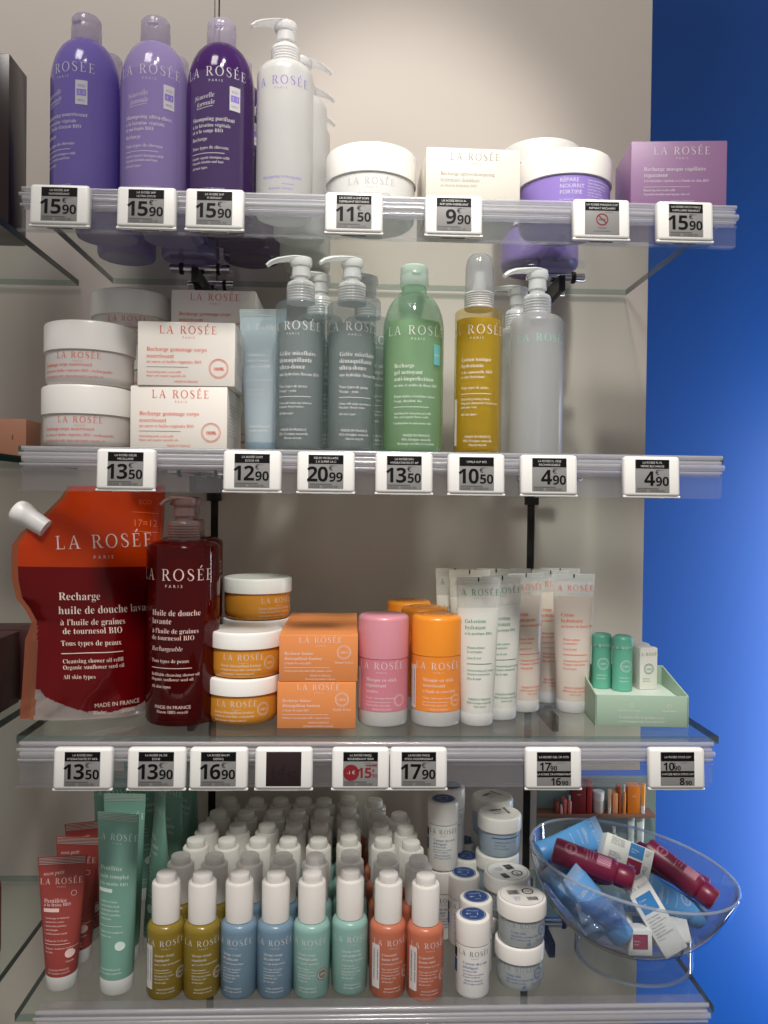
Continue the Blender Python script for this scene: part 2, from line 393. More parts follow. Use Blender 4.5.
# ------------------------------------------------------------------ electronic price tags
TAGW = mat('tag_white_plastic', (236, 235, 232), 0.35)
EINK = mat('grey_display', (138, 137, 136), 0.45, spec=.2); EINKD = mat('dark_display', (42, 26, 28), 0.35)
EBLK = mat('display_black', (14, 13, 14), 0.5, spec=.15); ERED = mat('display_red', (128, 26, 38), 0.4); EFAINT = mat('display_faint', (28, 17, 20), 0.4)
EWHT = mat('display_white', (208, 207, 205), 0.4); EGRY = mat('display_grey_print', (92, 90, 90), 0.4)
def price_tag(px, py, Z, what, head, big='', small='', kind='price', sub=None):
    p = at_y(px, py, -.026)
    lab = 'white electronic price tag %s' % what
    t = thing('price_tag', lab, 'price tag', 'electronic price tags', (p.x, -.0195, Z-.0222)); t.rotation_euler = (R(-4), 0, 0)
    b = MB()
    b.box(-26, 26, -10, 0, -18.6, 18.6, 0, 3.2, 3)
    b.box(-26.5, 26.5, -8.5, -5, -19.4, -17.4, 0, .6)
    b.build('housing', TAGW, t)
    b = MB(); b.box(-15.8, 15.8, -10.3, -9, -15, 15.4, 0, .3)
    fn = flat(-10.25)
    dark = kind == 'dark'
    if not dark:
        b.text(fn, [(0, 11.2, 0, (31, 8), 'patch', 'c', 1)], 1)
        for i, h in enumerate(head):
            zz = 11.6-3.3*i if len(head) > 1 else 10.0
            b.text(fn, [(0, zz, 2.7, h, 'n', 'c', 2, 0.0, 0, 1)], 2)
        b.text(fn, [(3, 5.2, 1.7, 'les 100 ml', 'n', 'l', 4)], 4)
    if kind == 'price':
        b.text(fn, [(2.6, -8.6, 18.5, big, 'b', 'r', 1, -.06), (2.6, 1.4, 6.0, '€', 'n', 'l', 1), (2.6, -8.6, 11.6, small, 'b', 'l', 1, -.03)], 1)
    elif kind == 'promo':
        b.text(fn, [(-8.6, -3, 7.2, 0, 'disc', 'c', 3), (-8.6, -4.4, 4.4, '-1 €', 'n', 'c', 2, 0, 0, 1), (10.5, -7.6, 12.5, big, 'b', 'r', 3, -.05), (10.4, -7.6, 5, small, 'n', 'l', 3), (15, 1.9, 4.6, '16,90', 'n', 'r', 3), (4, 3.4, .5, 11, 'rule', 'l', 3), (10.4, -2.6, 4, '€', 'n', 'l', 3)], 3)
    elif kind == 'double':
        b.text(fn, [(-13.8, -1.2, 10, big, 'b', 'l', 1, -.04), (-3.6, -1.2, 5.8, small, 'b', 'l', 1), (-3.6, 3.6, 3, '€', 'n', 'l', 1), (0, -4.4, 0, (31, 5.4), 'patch', 'c', 1), (0, -5.4, 2.6, sub[2], 'n', 'c', 2, 0, 0, 1),
                    (6.6, -14.4, 9, sub[0], 'b', 'r', 1, -.04), (7, -14.4, 5.4, sub[1], 'b', 'l', 1)], 1)
    elif kind == 'sign':
        b.text(fn, [(0, -1, 5.6, 1.1, 'ring', 'c', 3), (-3.6, 2.4, .9, 10, 'rule', 'l', 3, 0, -45), (-3.2, -1.6, 1.2, 6.4, 'rule', 'l', 4), (0, -9.6, 2.6, 'Produit', 'n', 'c', 4), (0, -12.4, 2.2, 'momentanément', 'n', 'c', 4)], 4)
    elif dark: b.text(fn, [(2, -8.4, 16, big, 'n', 'r', 5, -.04), (2.6, -8.4, 9.6, small, 'n', 'l', 5)], 5)
    if kind in ('price', 'promo'):
        b.text(fn, [(-14.6, -11.6, .9, 20, 'rule', 'l', 4), (-10, -13.2, 1, (9, 2), 'bars', 'l', 4), (4, -13.2, 1, (14, 2), 'bars', 'l', 4)], 4)
    b.build('screen', [EINKD if dark else EINK, EBLK, EWHT, ERED, EGRY, EFAINT], t)
    b = MB(); b.box(-12, 12, -8, -3, -19.7, -19.35); b.text(lambda x, y, e: (x, -5.5+y, -19.7-e), [(0, 0, 1.2, (22, 3.4), 'bars', 'c', 1)], 1); b.build('barcode_sticker', [TAGW, BARS], t)
    return t
TOP = [(60.5, 'reading 15.90 under the left purple shampoo bottle', ('LA ROSEE SHP', 'NOURRISSANT'), '15', '90', 'price'),
       (147, 'reading 15.90 under the pale lilac shampoo bottle', ('LA ROSEE SHP', 'ULTRA DOUX'), '15', '90', 'price'),
       (215, 'reading 15.90 under the dark purple shampoo bottle', ('LA ROSEE SHP', 'PURIFIANT'), '15', '90', 'price'),
       (354, 'reading 11.50 under the round white jar', ('LA ROSEE A-SHP SOIN', 'DEMELANT RECHARG'), '11', '50', 'price'),
       (453.5, 'reading 9.90 under the plain white box', ('LA ROSEE RECH A-', 'SHP SOIN DEMELANT'), '9', '90', 'price'),
       (601, 'showing a prohibition sign under the lilac jar', ('LA ROSEE MASQUE CAP', 'REPARAT RECHARG'), '', '', 'sign'),
       (684.5, 'reading 15.90 under the purple box at the right end', ('LA ROSEE RECH MASQ', 'CAPILLAIRE REPARAT'), '15', '90', 'price')]
MID = [(126.5, 'reading 13.50 under the white body scrub jars', ('LA ROSEE GELEE', 'MICELLAIRE'), '13', '50', 'price'),
       (252.5, 'reading 12.90 under the pale blue tube', ('LA ROSEE GOM', 'DOUX VIS'), '12', '90', 'price'),
       (326, 'reading 20.99 under the two grey blue pump bottles', ('GELEE MICELLAIRE', '2 X SUPER LA C'), '20', '99', 'price'),
       (404, 'reading 13.50 under the green refill bottle', ('LA ROSEE EAU', 'HYDRATANTE ET AP'), '13', '50', 'price'),
       (476, 'reading 10.50 under the yellow spray bottle', ('OMILA SUP BTE',), '10', '50', 'price'),
       (548.5, 'reading 4.90 under the frosted empty pump bottle', ('LA ROSEE FL VIDE', 'RECHARGEABLE'), '4', '90', 'price'),
       (651, 'reading 4.90 at the bare right end of the second shelf', ('LA ROSEE FL PL', 'VERRE RECHARGE'), '4', '90', 'price')]
LOW = [(83.5, 'reading 13.50 under the red refill pouch', ('LA ROSEE EAU', 'HYDRATANTE ET APA'), '13', '50', 'price'),
       (157, 'reading 13.90 under the dark red pump bottle', ('LA ROSEE HL DE', 'DCHE'), '13', '90', 'price'),
       (219, 'reading 16.90 under the orange balm jars', ('LA ROSEE BAUM', 'DEMAQ'), '16', '90', 'price'),
       (284, 'with a dark unreadable screen under the orange boxes', (), '14', '90', 'dark'),
       (360.5, 'with a red promotion disc under the pink stick', ('LA ROSEE MASQ', 'REGENERANT SENS'), '15', '90', 'promo'),
       (418.5, 'reading 17.90 under the orange stick', ('LA ROSEE MASQ', 'STICK NOURRISSANT'), '17', '90', 'price'),
       (553, 'with two prices 17.90 and 16.90 under the cream tubes', ('LA ROSEE GEL CR HYD',), '17', '90', 'double', ('16', '90', 'LA ROSEE CR HYDRATANT')),
       (676, 'with prices 10.90 and 8.90 under the pale green tray', ('LA ROSEE STICK LEV',), '10', '90', 'double', ('8', '90', 'A ROSEE RECH STICK LEV'))]
for rows, Z, py in ((TOP, Z1, 213), (MID, Z2, 473), (LOW, Z3, 767)):
    for r in rows: price_tag(r[0], py, Z, r[1], r[2], r[3], r[4], r[5], r[6] if len(r) > 6 else None)

# ------------------------------------------------------------------ product builders
def brand(x, z, cap, mi=None, al='c', sub=True):
    L = [(x, z, cap, 'LA ROSÉE', 'B', al, mi, .13)]
    if sub: L.append((x, z-cap*.62, cap*.36, 'PARIS', 'n', 'c', mi, .45))
    return L
def pump(parent, z, M, r=11, ang=180, head=True, s=1.0, reach=30):
    """collar, stem and nozzle of a lotion pump, standing on a bottle neck at height z"""
    b = MB(); p = [(r*.9, z-2), (r+1.2, z-2), (r+1.2, z)]
    for k in range(6): p += [(r+1.2, z+k*2.6*s), (r+.7, z+(k*2.6+1.3)*s)]
    p += [(r+.4, z+16*s), (r-1.2, z+17.5*s), (r*.62, z+18*s), (r*.60, z+23*s), (0, z+23*s)]
    b.lathe([(0, z-2)]+p, n=32); b.build('pump_collar', M, parent)
    b = MB(); t = z+23*s
    b.lathe([(0, t), (4.2*s, t), (4.2*s, t+9*s), (r*.78, t+9.5*s), (r*.86, t+12*s), (r*.80, t+17*s), (r*.5, t+18.6*s), (0, t+19*s)], n=28)
    b.lathe([(0, t-.5), (r*.72, t-.5), (r*.66, t+13*s), (0, t+13*s)], n=28)
    c, sn = math.cos(R(ang)), math.sin(R(ang))
    pts = [(0, 17), (6, 17.4), (14, 17), (reach*.7, 15.8), (reach*.9, 13.6), (reach+1, 10.2)]
    wd = [(r*.8, 2.2), (r*.74, 2.3), (r*.55, 2.4), (r*.38, 2.4), (r*.28, 2.3), (r*.22, 2.0)]
    b.tube([(q*c, q*sn, t+h*s-.5) for q, h in pts], [(x*s, y*s) for x, y in wd], n=14)
    b.build('pump_head', M, parent)

def shampoo(name, label, cat, loc, rz, body, capm, head, group=None, H=187, trim=None):
    t = thing(name, label, cat, group, loc, rz); t.scale = (1, 1, 1.045); b = MB(); r = 33
    prof = [(0, 1.5), (25, 1.5), (29, 0), (31.5, 1), (33, 4), (33, 120)]
    for k in range(1, 11):
        a = k/10*R(78); prof.append((33-(33-13.5)*(1-math.cos(a))/(1-math.cos(R(78))), 120+42*math.sin(a)/math.sin(R(78))))
    prof += [(13, 162.5), (0, 162.5)]
    b.lathe(prof, n=56)
    fn = cyl(33)
    lines = brand(0, 121, 8.6)+[(-22, 99, 6, 'Nouvelle', 'i', 'l', None, 0, 8), (-19, 93, 6, 'formule', 'i', 'l', None, 0, 8), (-19, 91, .4, 17, 'rule', 'l', None, 0, 8)]
    z = 80
    for s, sz in head: lines.append((-25, z, sz, s, 's', 'l')); z -= sz*1.05
    lines += [(-25, z-3, 4.4, 'Tous types de cheveux', 's', 'l'), (-25, z-7, .5, 34, 'rule', 'l'), (-25, z-12, 3.4, 'Gentle vegetal shampoo refill', 's', 'l'), (-25, z-16, 3.4, 'Organic keratin and hair', 's', 'l'), (-25, z-21, 3.4, 'All hair types', 's', 'l'),
              (-5, 16, 3.7, 'MADE IN FRANCE', 'n', 'c'), (-4, 12, 3.4, "d'origine naturelle", 's', 'c'), (-4, 8, 3.4, 'Recharge recyclée et recyclable', 's', 'c')]
    b.text(fn, lines, 1)
    b.build('bottle', [body, INKW], t)
    b = MB()   # the clear label wrapped on the front, with its small eco-refill badge
    b.text(fn, [(0, 68, 0, (58, 118), 'patch', 'c', 0)], 0)
    b.text(cyl(33.15), [(19, 102, 0, (11, 22), 'patch', 'c', 1), (19, 102, 0, (8.6, 6), 'patch', 'c', 2, 0, 0, 1), (19, 107, 3.2, 'ECO', 'n', 'c', 3, 0, 0, 1), (19, 100.4, 4.4, '4=1', 'n', 'c', 1, 0, 0, 1, ), (19, 94, 2.6, 'REFILL', 'n', 'c', 3, 0, 0, 1)], 1)
    for i in range(len(b.dv)): pass
    b.build('label', [LABELP, INKW, INKV, INKV], t)
    b = MB(); b.lathe([(0, 161.6), (14, 161.6), (14.6, 162.6), (14.4, 176), (14, 177), (14.1, 177.6), (14, 184), (12, 186.6), (0, 187)], n=36); b.box(-4.5, 4.5, -16, -12, 175.5, 178.5, 0, 1)
    b.build('flip_cap', capm, t)
    return t
LABELP = see('clear_label', (250, 248, 255), 0.10, (210, 196, 235), 0.08, refl=1.0)

def jar(name, label, group, loc, rz, r, h, lidh, bodym, lidm, lines, ink, cat='jar', top=None, mark=None):
    t = thing(name, label, cat, group, loc, rz); b = MB(); rb = r-1.6; hb = h-lidh
    b.lathe([(0, 1.2), (rb*.8, 1.2), (rb*.86, 0), (rb*.93, .8), (rb-.6, 4), (rb, 9), (rb, hb+.2), (rb-3, hb+3), (0, hb+3)], n=56)
    if lines: b.text(cyl(rb), lines, 1)
    b.build('jar_body', [bodym, ink]+([mark] if mark else []), t)
    b = MB(); b.lathe([(0, hb+.6), (r-.8, hb+.6), (r, hb+1.2), (r, h-2.6), (r-.8, h-.9), (r-2.6, h), (r-4, h-.3), (0, h-.3)], n=56)
    if top: b.text(topdisc(h-.3), top, 1)
    b.build('lid', [lidm, BARS, INKBL, INKW], t)
    return t

def carton(name, label, group, loc, rz, w, d, h, m, ink, front, side=None, extra=None, cat='box'):
    t = thing(name, label, cat, group, loc, rz); b = MB()
    b.box(-w/2, w/2, -d/2, d/2, 0, h, 0, .7, 2)
    b.text(flat(-d/2), front, 1)
    if side: b.text(lambda x, z, e: (w/2+e, x, z), side, 1)
    b.build('carton', [m, ink]+(extra or []), t)
    b = MB(); b.box(-w/2+.8, w/2-.8, -d/2+.6, -d/2+9, h-.2, h+.35, 0, .15); b.box(-w/2+.6, -w/2+5, -d/2+9, d/2-1, h-.2, h+.2, 0, .1); b.build('top_flap', m, t)
    return t

def squeeze_tube(name, label, group, loc, rz, r, wt, H, capH, tubem, capm, ink, lines, fill=None, fillm=None, cat='tube', tilt=0.0, rot=None, crimp=9, mark=None, extra=None):
    """tube standing on its cap: round at the cap, pressed flat at the crimped top"""
    t = thing(name, label, cat, group, loc, rz)
    if rot: t.rotation_euler = rot
    elif tilt: t.rotation_euler = (R(tilt), 0, R(rz))
    A = lambda z: r+(wt-r)*min(1, max(0, (z-capH)/(H-capH)))**.9
    B = lambda z: max(.7, r*(1-(min(1, max(0, (z-capH)/(H-crimp-capH))))**1.35))
    n = 36; zs = [capH-.4, capH+.5]+[capH+(H-capH)*k/22 for k in range(1, 23)]
    v, f, mi = [], [], []
    for z in zs:
        for k in range(n):
            a = 2*math.pi*k/n; v.append((A(z)*math.cos(a), B(z)*math.sin(a), z))
    for i in range(len(zs)-1):
        for k in range(n):
            f.append((i*n+k, i*n+(k+1) % n, (i+1)*n+(k+1) % n, (i+1)*n+k)); mi.append(2 if fill and zs[i] < fill else 0)
    f.append(tuple(range(n-1, -1, -1))); mi.append(0); f.append(tuple((len(zs)-1)*n+k for k in range(n))); mi.append(0)
    b = MB(); b.add(v, f, mi)
    def fn(x, z, e):
        a = A(z); q = max(-.995, min(.995, x/a)); return (q*a, -(B(z)*math.sqrt(1-q*q)+e+.15), z)
    b.text(fn, lines, 1)
    for k in range(5): b.text(fn, [(-wt*.93, H-1.2-k*1.5, .45, wt*1.86, 'rule', 'l', 3)], 3)
    if mark: b.text(fn, [(0, H-2.2, 0, (1.6, 4.2), 'patch', 'c', 4)], 4)
    b.build('tube_body', [tubem, ink, fillm or tubem, mat('crimp_line', (205, 205, 200), .5), BARS]+(extra or []), t)
    b = MB(); b.lathe([(0, 0), (r-2, 0), (r-.8, .8), (r-.1, 3), (r+.1, capH-.6), (r-.3, capH), (0, capH)], n=36); b.build('cap', capm, t)
    return t

def stick(name, label, group, loc, rz, r, h, caph, baseh, bodym, capm, basem, ink, lines, top=None, cat='stick', topm=None, side=True):
    t = thing(name, label, cat, group, loc, rz); b = MB()
    b.lathe([(0, baseh), (r-.5, baseh), (r, baseh+.4), (r, h-caph), (0, h-caph)], n=44); b.text(cyl(r), lines, 1)
    if side: b.text(cyl(r, -72), [(0, (h-caph)*.55, 0, (11, (h-caph)*.62), 'patch', 'c', 2), (0, (h-caph)*.55, 1.1, ((h-caph)*.5, 7), 'bars', 'c', 3, 0, 90, 1)], 2)
    b.build('body', [bodym, ink, INKW, BARS], t)
    b = MB(); b.lathe([(0, h-caph), (r-.5, h-caph), (r+.2, h-caph+.8), (r+.2, h-4), (r-.8, h-1.4), (r-3, h), (0, h)], n=44)
    if top: b.text(topdisc(h), top, 1)
    b.build('cap', [capm, topm or INKW, INKW, BARS], t)
    if baseh > 1:
        b = MB(); b.lathe([(0, 0), (r-3, 0), (r-.8, 1), (r-.2, 3), (r-.2, baseh), (0, baseh)], n=44); b.build('base', basem, t)
    return t
def emblem(x, z, r, mi=None):
    return [(x, z, r, .5, 'ring', 'c', mi), (x, z, r-1.3, .3, 'ring', 'c', mi), (x, z-r*.22, r*.52, '100%', 'n', 'c', mi)]
def pump_bottle(name, label, group, loc, rz, r, hb, body, pumpm, ink, lines, ang=180, shoulder=12, cat='bottle', pr=11, liquid=None, fill=0.8, s=1.0, reach=30, extra=None):
    t = thing(name, label, cat, group, loc, rz); b = MB()
    prof = [(0, 2.5), (r*.7, 2.2), (r*.84, 0), (r*.95, .8), (r, 4), (r, hb-shoulder)]
    for k in range(1, 7): a = R(90*k/6); prof.append((r-(r-pr-1)*(1-math.cos(a)), hb-shoulder+shoulder*math.sin(a)))
    prof += [(pr, hb+2), (0, hb+2)]
    b.lathe(prof, n=52); b.text(cyl(r), lines, 1); b.build('bottle', [body, ink]+(extra or []), t)
    if liquid:
        b = MB(); q = r-1.8; zf = hb*fill
        b.lathe([(0, 4), (q*.9, 4), (q, 7), (q, zf), (0, zf)], n=44); b.build('liquid', liquid, t)
    if pumpm: pump(t, hb+1, pumpm, pr, ang, s=s, reach=reach)
    return t
#@@PRODUCTS
# ------------------------------------------------------------------ top shelf
P1 = see('purple_bottle', (156, 138, 222), 0.95, (148, 130, 216), 0.12, transl=.35)
P2 = see('lilac_bottle', (194, 176, 228), 0.94, (188, 170, 224), 0.12, transl=.35)
P3 = see('dark_purple_bottle', (150, 84, 176), 0.58, (104, 56, 142), 0.10, transl=.5)
PC = see('lilac_cap', (236, 232, 242), 0.42, (222, 216, 232), 0.12)
YB = .062
h1 = [('Shampoing nourrissant', 5.4), ('à la kératine végétale', 4.8), ("et à l'huile d'argan BIO", 4.8), ('', 2), ('Recharge', 4.8)]
h2 = [('Shampoing ultra-doux', 5.4), ('à la kératine végétale', 4.8), ('et au lupin BIO', 4.8), ('', 2), ('Recharge', 4.8)]
h3 = [('Shampoing purifiant', 5.4), ('à la kératine végétale', 4.8), ('et à la sauge BIO', 4.8), ('', 2), ('Recharge', 4.8)]
GS = 'shampoo refill bottles'
sh = []
for px, rz, m, h, l in ((86, -22, P1, h1, 'violet shampoo refill bottle at the left end of the top shelf, label turned left'), (155, 4, P2, h2, 'pale lilac shampoo refill bottle, second from the left on the top shelf'), (221, 0, P3, h3, 'dark see-through purple shampoo refill bottle beside the frosted pump bottles')):
    sh.append(shampoo('shampoo_bottle', l, 'bottle', (xat(px, 120, YB), YB, Z1), rz, m, PC, h, GS))
nm = ('violet', 'pale lilac', 'dark purple')
for k in (1, 2):
    for i in range(3):
        o = sh[i]; dup(o, (o.location.x+.004*k+.003*k*(i-1), YB+.070*k, Z1), o.rotation_euler.z*57.3+7*k, '%s shampoo bottle %s the front %s one, seen through the glass' % (nm[i], ('right behind', 'two places behind')[k-1], nm[i]), GS)
FB = see('frosted_bottle', (247, 247, 247), 0.72, (240, 240, 238), 0.30, transl=.35)
GP = 'frosted pump bottles on the top shelf'
fl = brand(-2, 120, 8)+[(0, 30, 4.2, 'Shampoing rechargeable', 's', 'c'), (0, 24, .4, 12, 'rule', 'l'), (-1, 19, 3.2, 'Refillable shampoo', 's', 'c')]
fp = pump_bottle('pump_bottle', 'empty frosted pump bottle in front of its row on the top shelf', GP, (xat(285, 120, .055), .055, Z1), 0, 28, 150, FB, FROST, INKV, fl, ang=195, shoulder=14, pr=13.5, s=1.02, reach=33)
for k, (px, l) in enumerate(((301, 'frosted pump bottle directly behind the front one on the top shelf, nozzle to the right'), (306, 'third frosted pump bottle back on the top shelf, only its edge showing'), (309, 'rearmost frosted pump bottle on the top shelf, against the back wall'))):
    Y = .118+.060*k; dup(fp, (xat(px, 110, Y), Y, Z1), 185, l, GP)
WJ = see('white_frosted_jar', (250, 250, 250), 0.9, (250, 250, 248), 0.3, transl=.2)
jar('cream_jar', 'large white jar with white lid beside the frosted pump bottles', None, (xat(371, 190, .072), .072, Z1), 0, 46, 68, 30, WJ, WHITE, brand(0, 27, 6.4)+[(0, 17, 4, 'Après-shampoing solide', 's', 'c'), (0, 11, 3.4, 'Soin démêlant rechargeable', 's', 'c')], INKPALE)
WBOX = mat('white_card', (238, 236, 228), 0.5); CREAMBOX = mat('ivory_card', (216, 211, 200), 0.5)
carton('refill_box', 'plain ivory white refill box between the white jar and lilac jars', None, (xat(466, 190, .07), .07, Z1), 1, 92, 90, 62, CREAMBOX, mat('pale_gold_print', (166, 158, 146), .5), brand(2, 51, 6.6)+[(-32, 36, 5, 'Recharge après-shampoing', 's', 'l'), (-32, 30, 5, 'hydratant démêlant', 's', 'l'), (-32, 25, 3.8, "au beurre d'abricot BIO", 's', 'l')])
LJ = mat('lilac_jar_plastic', (150, 128, 204), 0.32)
ll = [(-16, 36, 5.6, 'RÉPARE', 'n', 'l'), (-16, 30, 5.6, 'NOURRIT', 'n', 'l'), (-16, 24, 5.6, 'FORTIFIE', 'n', 'l'), (12, 38, .5, 30, 'rule', 'l')]
ll += [(12, 34.5-3*k, 2.7, s, 's', 'l') for k, s in enumerate(('Mode d\'emploi appliquer sur', 'cheveux humides, laisser', 'poser puis rincer', 'masque capillaire', 'à la kératine végétale', 'et à l\'huile de chia BIO'))]
ll += [(-16, 18-2.6*k, 2.4, s, 's', 'l') for k, s in enumerate(('les cheveux secs', 'et abîmés dès la', 'première pose'))]
lj = jar('hair_mask_jar', 'lilac jar with white lid, front of the two on the top shelf', 'lilac jars', (xat(564, 190, .078), .078, Z1), 0, 48, 70, 27, LJ, WHITE, ll, INKW)
for k in range(2): dup(lj, (xat(541, 170, .208), .212, Z1+.0702*k), -20, 'lilac jar in the stack behind the front lilac jar, %s' % ('at its foot', 'topmost')[k], 'lilac jars')
PB = mat('mauve_card', (150, 113, 153), 0.45)
carton('refill_box', 'mauve hair mask refill box at the right end of the top shelf', None, (xat(679, 170, .028)+.004, .064, Z1), -5, 93, 66, 78, PB, INKW, brand(3, 65, 7.4)+[(-34, 49, 5.6, 'Recharge masque capillaire', 's', 'l'), (-34, 43, 5.6, 'réparateur', 's', 'l'), (-34, 38, 3.6, "à la kératine végétale et à l'huile de chia BIO", 's', 'l'), (-34, 33, .4, 45, 'rule', 'l'), (-34, 29, 3, 'Repairing hair mask refill', 's', 'l'), (-34, 25, 3, 'Vegetable keratin and organic chia oil', 's', 'l'), (4, 18, 2.8, 'MADE IN FRANCE', 'n', 'c'), (4, 14, 3, 'Recharge recyclable et végétale', 's', 'c')])

# ------------------------------------------------------------------ second shelf
BJ = see('pink_white_jar', (248, 244, 242), 0.9, (242, 236, 233), 0.28, transl=.2)
bl = brand(3, 24.5, 5.8)+[(-36, 17, 4.7, 'Gommage corps nourrissant', 's', 'l'), (-36, 11.5, 3.9, 'au sucre et huiles végétales BIO - rechargeable', 's', 'l'), (-36, 6.6, 2.8, 'Nourishing body scrub - Sugar and organic vegetable oils', 's', 'l')]
GJ = 'body scrub jars'
yj = .066
bj = jar('scrub_jar', 'white body scrub jar at the bottom of the front stack on the second shelf', GJ, (xat(88, 415, yj), yj, Z2), 4, 43.5, 61, 29, BJ, WHITE, bl, INKR)
dup(bj, (xat(91, 350, yj), yj-.001, Z2+.0612), -2, 'white body scrub jar on top of the front stack', GJ)
for k in range(3): dup(bj, (xat(130, 320, .175), .180, Z2+.0612*k), 3*k, 'white body scrub jar in the rear stack, %s' % ('at its foot', 'in its middle', 'topmost')[k], GJ)
side = []
for k in range(10): side.append((-34, 45-3.4*k, 2.6, ('Conseils : appliquer sur la peau humide', 'ingrédients sucre et huiles végétales', 'rincer à l\'eau claire après usage')[k % 3], 'n', 'l', 2))
cl = [brand(2, 50, 7.4)[0], brand(2, 50, 7.4)[1], (-38, 33, 5.8, 'Recharge gommage corps', 's', 'l'), (-38, 26.5, 5.8, 'nourrissant', 's', 'l'), (-38, 21.5, 4.2, 'au sucre et huiles végétales BIO', 's', 'l'), (-38, 17.6, .4, 40, 'rule', 'l', 2), (-38, 12, 3, 'Nourishing body scrub refill', 's', 'l'), (-38, 8.4, 3, 'Sugar and organic vegetable oils', 's', 'l'), (0, 3, 2.8, 'MADE IN FRANCE', 'n', 'c')]
cl += emblem(31, 17, 9.4)+[(31, 15.6, 3.8, '100%', 'n', 'c')]
GC = 'body scrub refill boxes'
SC = mat('warm_white_card', (238, 232, 224), 0.5)
c0 = carton('refill_box', 'white body scrub refill box at the foot of the front stack, coral lettering', GC, (xat(181, 420, .032)-.001, .072, Z2), -1, 93, 84, 61, SC, INKR, cl, side, [INKG])
dup(c0, (xat(187, 355, .032), .071, Z2+.0617), 0, 'white body scrub refill box on top of the front stack, coral lettering', GC)
for k in range(3): dup(c0, (xat(213, 320, .145), .19, Z2+.0617*k), 2-k, 'white body scrub refill box in the rear stack, %s' % ('lowest', 'middle one', 'topmost')[k], GC)
BT = see('pale_blue_tube', (206, 220, 226), 0.93, (202, 217, 225), 0.3, transl=.35)
squeeze_tube('scrub_tube', 'pale blue squeeze tube between the scrub boxes and the pump bottles', None, (xat(262, 420, .085), .085, Z2), -8, 17, 25, 150, 12, BT, see('blue_frost_cap', (190, 215, 230), .7, (180, 205, 222), .3), INKW,
             brand(0, 128, 6.4)+[(-17, 100, 5.6, 'Gommage', 's', 'l'), (-17, 94, 5.6, 'doux visage', 's', 'l'), (-17, 88, 4.2, "à l'aloe vera BIO", 's', 'l'), (-15, 74, 3.8, 'Tous types de peaux', 's', 'l'), (-15, 70, .4, 24, 'rule', 'l'), (-15, 64, 3, 'Gentle face scrub', 's', 'l'), (-15, 60, 3, 'Organic aloe vera', 's', 'l'), (0, 26, 3, 'MADE IN FRANCE', 'n', 'c'), (0, 22, 2.8, "d'origine naturelle", 's', 'c')])
MC = see('grey_blue_gel_bottle', (242, 245, 246), 0.20, (186, 198, 202), 0.06, transl=.5)
ML = see('grey_blue_gel', (220, 226, 224), 0.60, (206, 214, 212), 0.10, transl=.55)
ml = brand(-1, 118, 8.2)+[(-16, 93, 6.2, 'Gelée micellaire', 's', 'l'), (-16, 86.5, 6.2, 'démaquillante', 's', 'l'), (-16, 80, 6.2, 'ultra-douce', 's', 'l'), (-16, 73.5, 4.2, 'aux hydrolats floraux BIO', 's', 'l'), (-16, 62, 3.8, 'Tous types de peaux', 's', 'l'), (-16, 57.6, 3.8, 'Visage - yeux', 's', 'l'), (-16, 53, .5, 34, 'rule', 'l'), (-16, 46, 3.2, 'Ultra soft make-up remover', 's', 'l'), (-16, 42.4, 3.2, 'Organic floral waters', 's', 'l'), (-16, 36, 3.2, 'All skin types', 's', 'l'), (0, 20, 3.4, 'MADE IN FRANCE', 'n', 'c'), (0, 16, 3.4, "95% d'origine naturelle", 's', 'c'), (0, 12, 3.2, 'Flacon recyclé', 's', 'c')]
GM = 'grey blue micellar pump bottles'
ym = .052
mb = pump_bottle('pump_bottle', 'grey blue micellar pump bottle, left one of the front pair', GM, (xat(300, 380, ym), ym, Z2), -12, 24.5, 150, MC, FROST, INKW, ml, ang=192, pr=13, shoulder=5, liquid=ML, fill=.84, reach=33, s=1.05)
dup(mb, (xat(351, 380, ym), ym, Z2), 10, 'grey blue micellar pump bottle, right one of the front pair', GM)
dup(mb, (xat(319, 380, .11), .11, Z2), 20, 'grey blue micellar pump bottle behind the front pair, pump showing between them', GM)
dup(mb, (xat(367, 380, .113), .113, Z2), 30, 'grey blue micellar pump bottle behind the right front one', GM)
GBt = see('green_bottle', (226, 242, 230), 0.32, (200, 230, 208), 0.08, transl=.55)
GBl = see('green_gel', (224, 238, 208), 0.66, (208, 230, 190), 0.10, transl=.55)
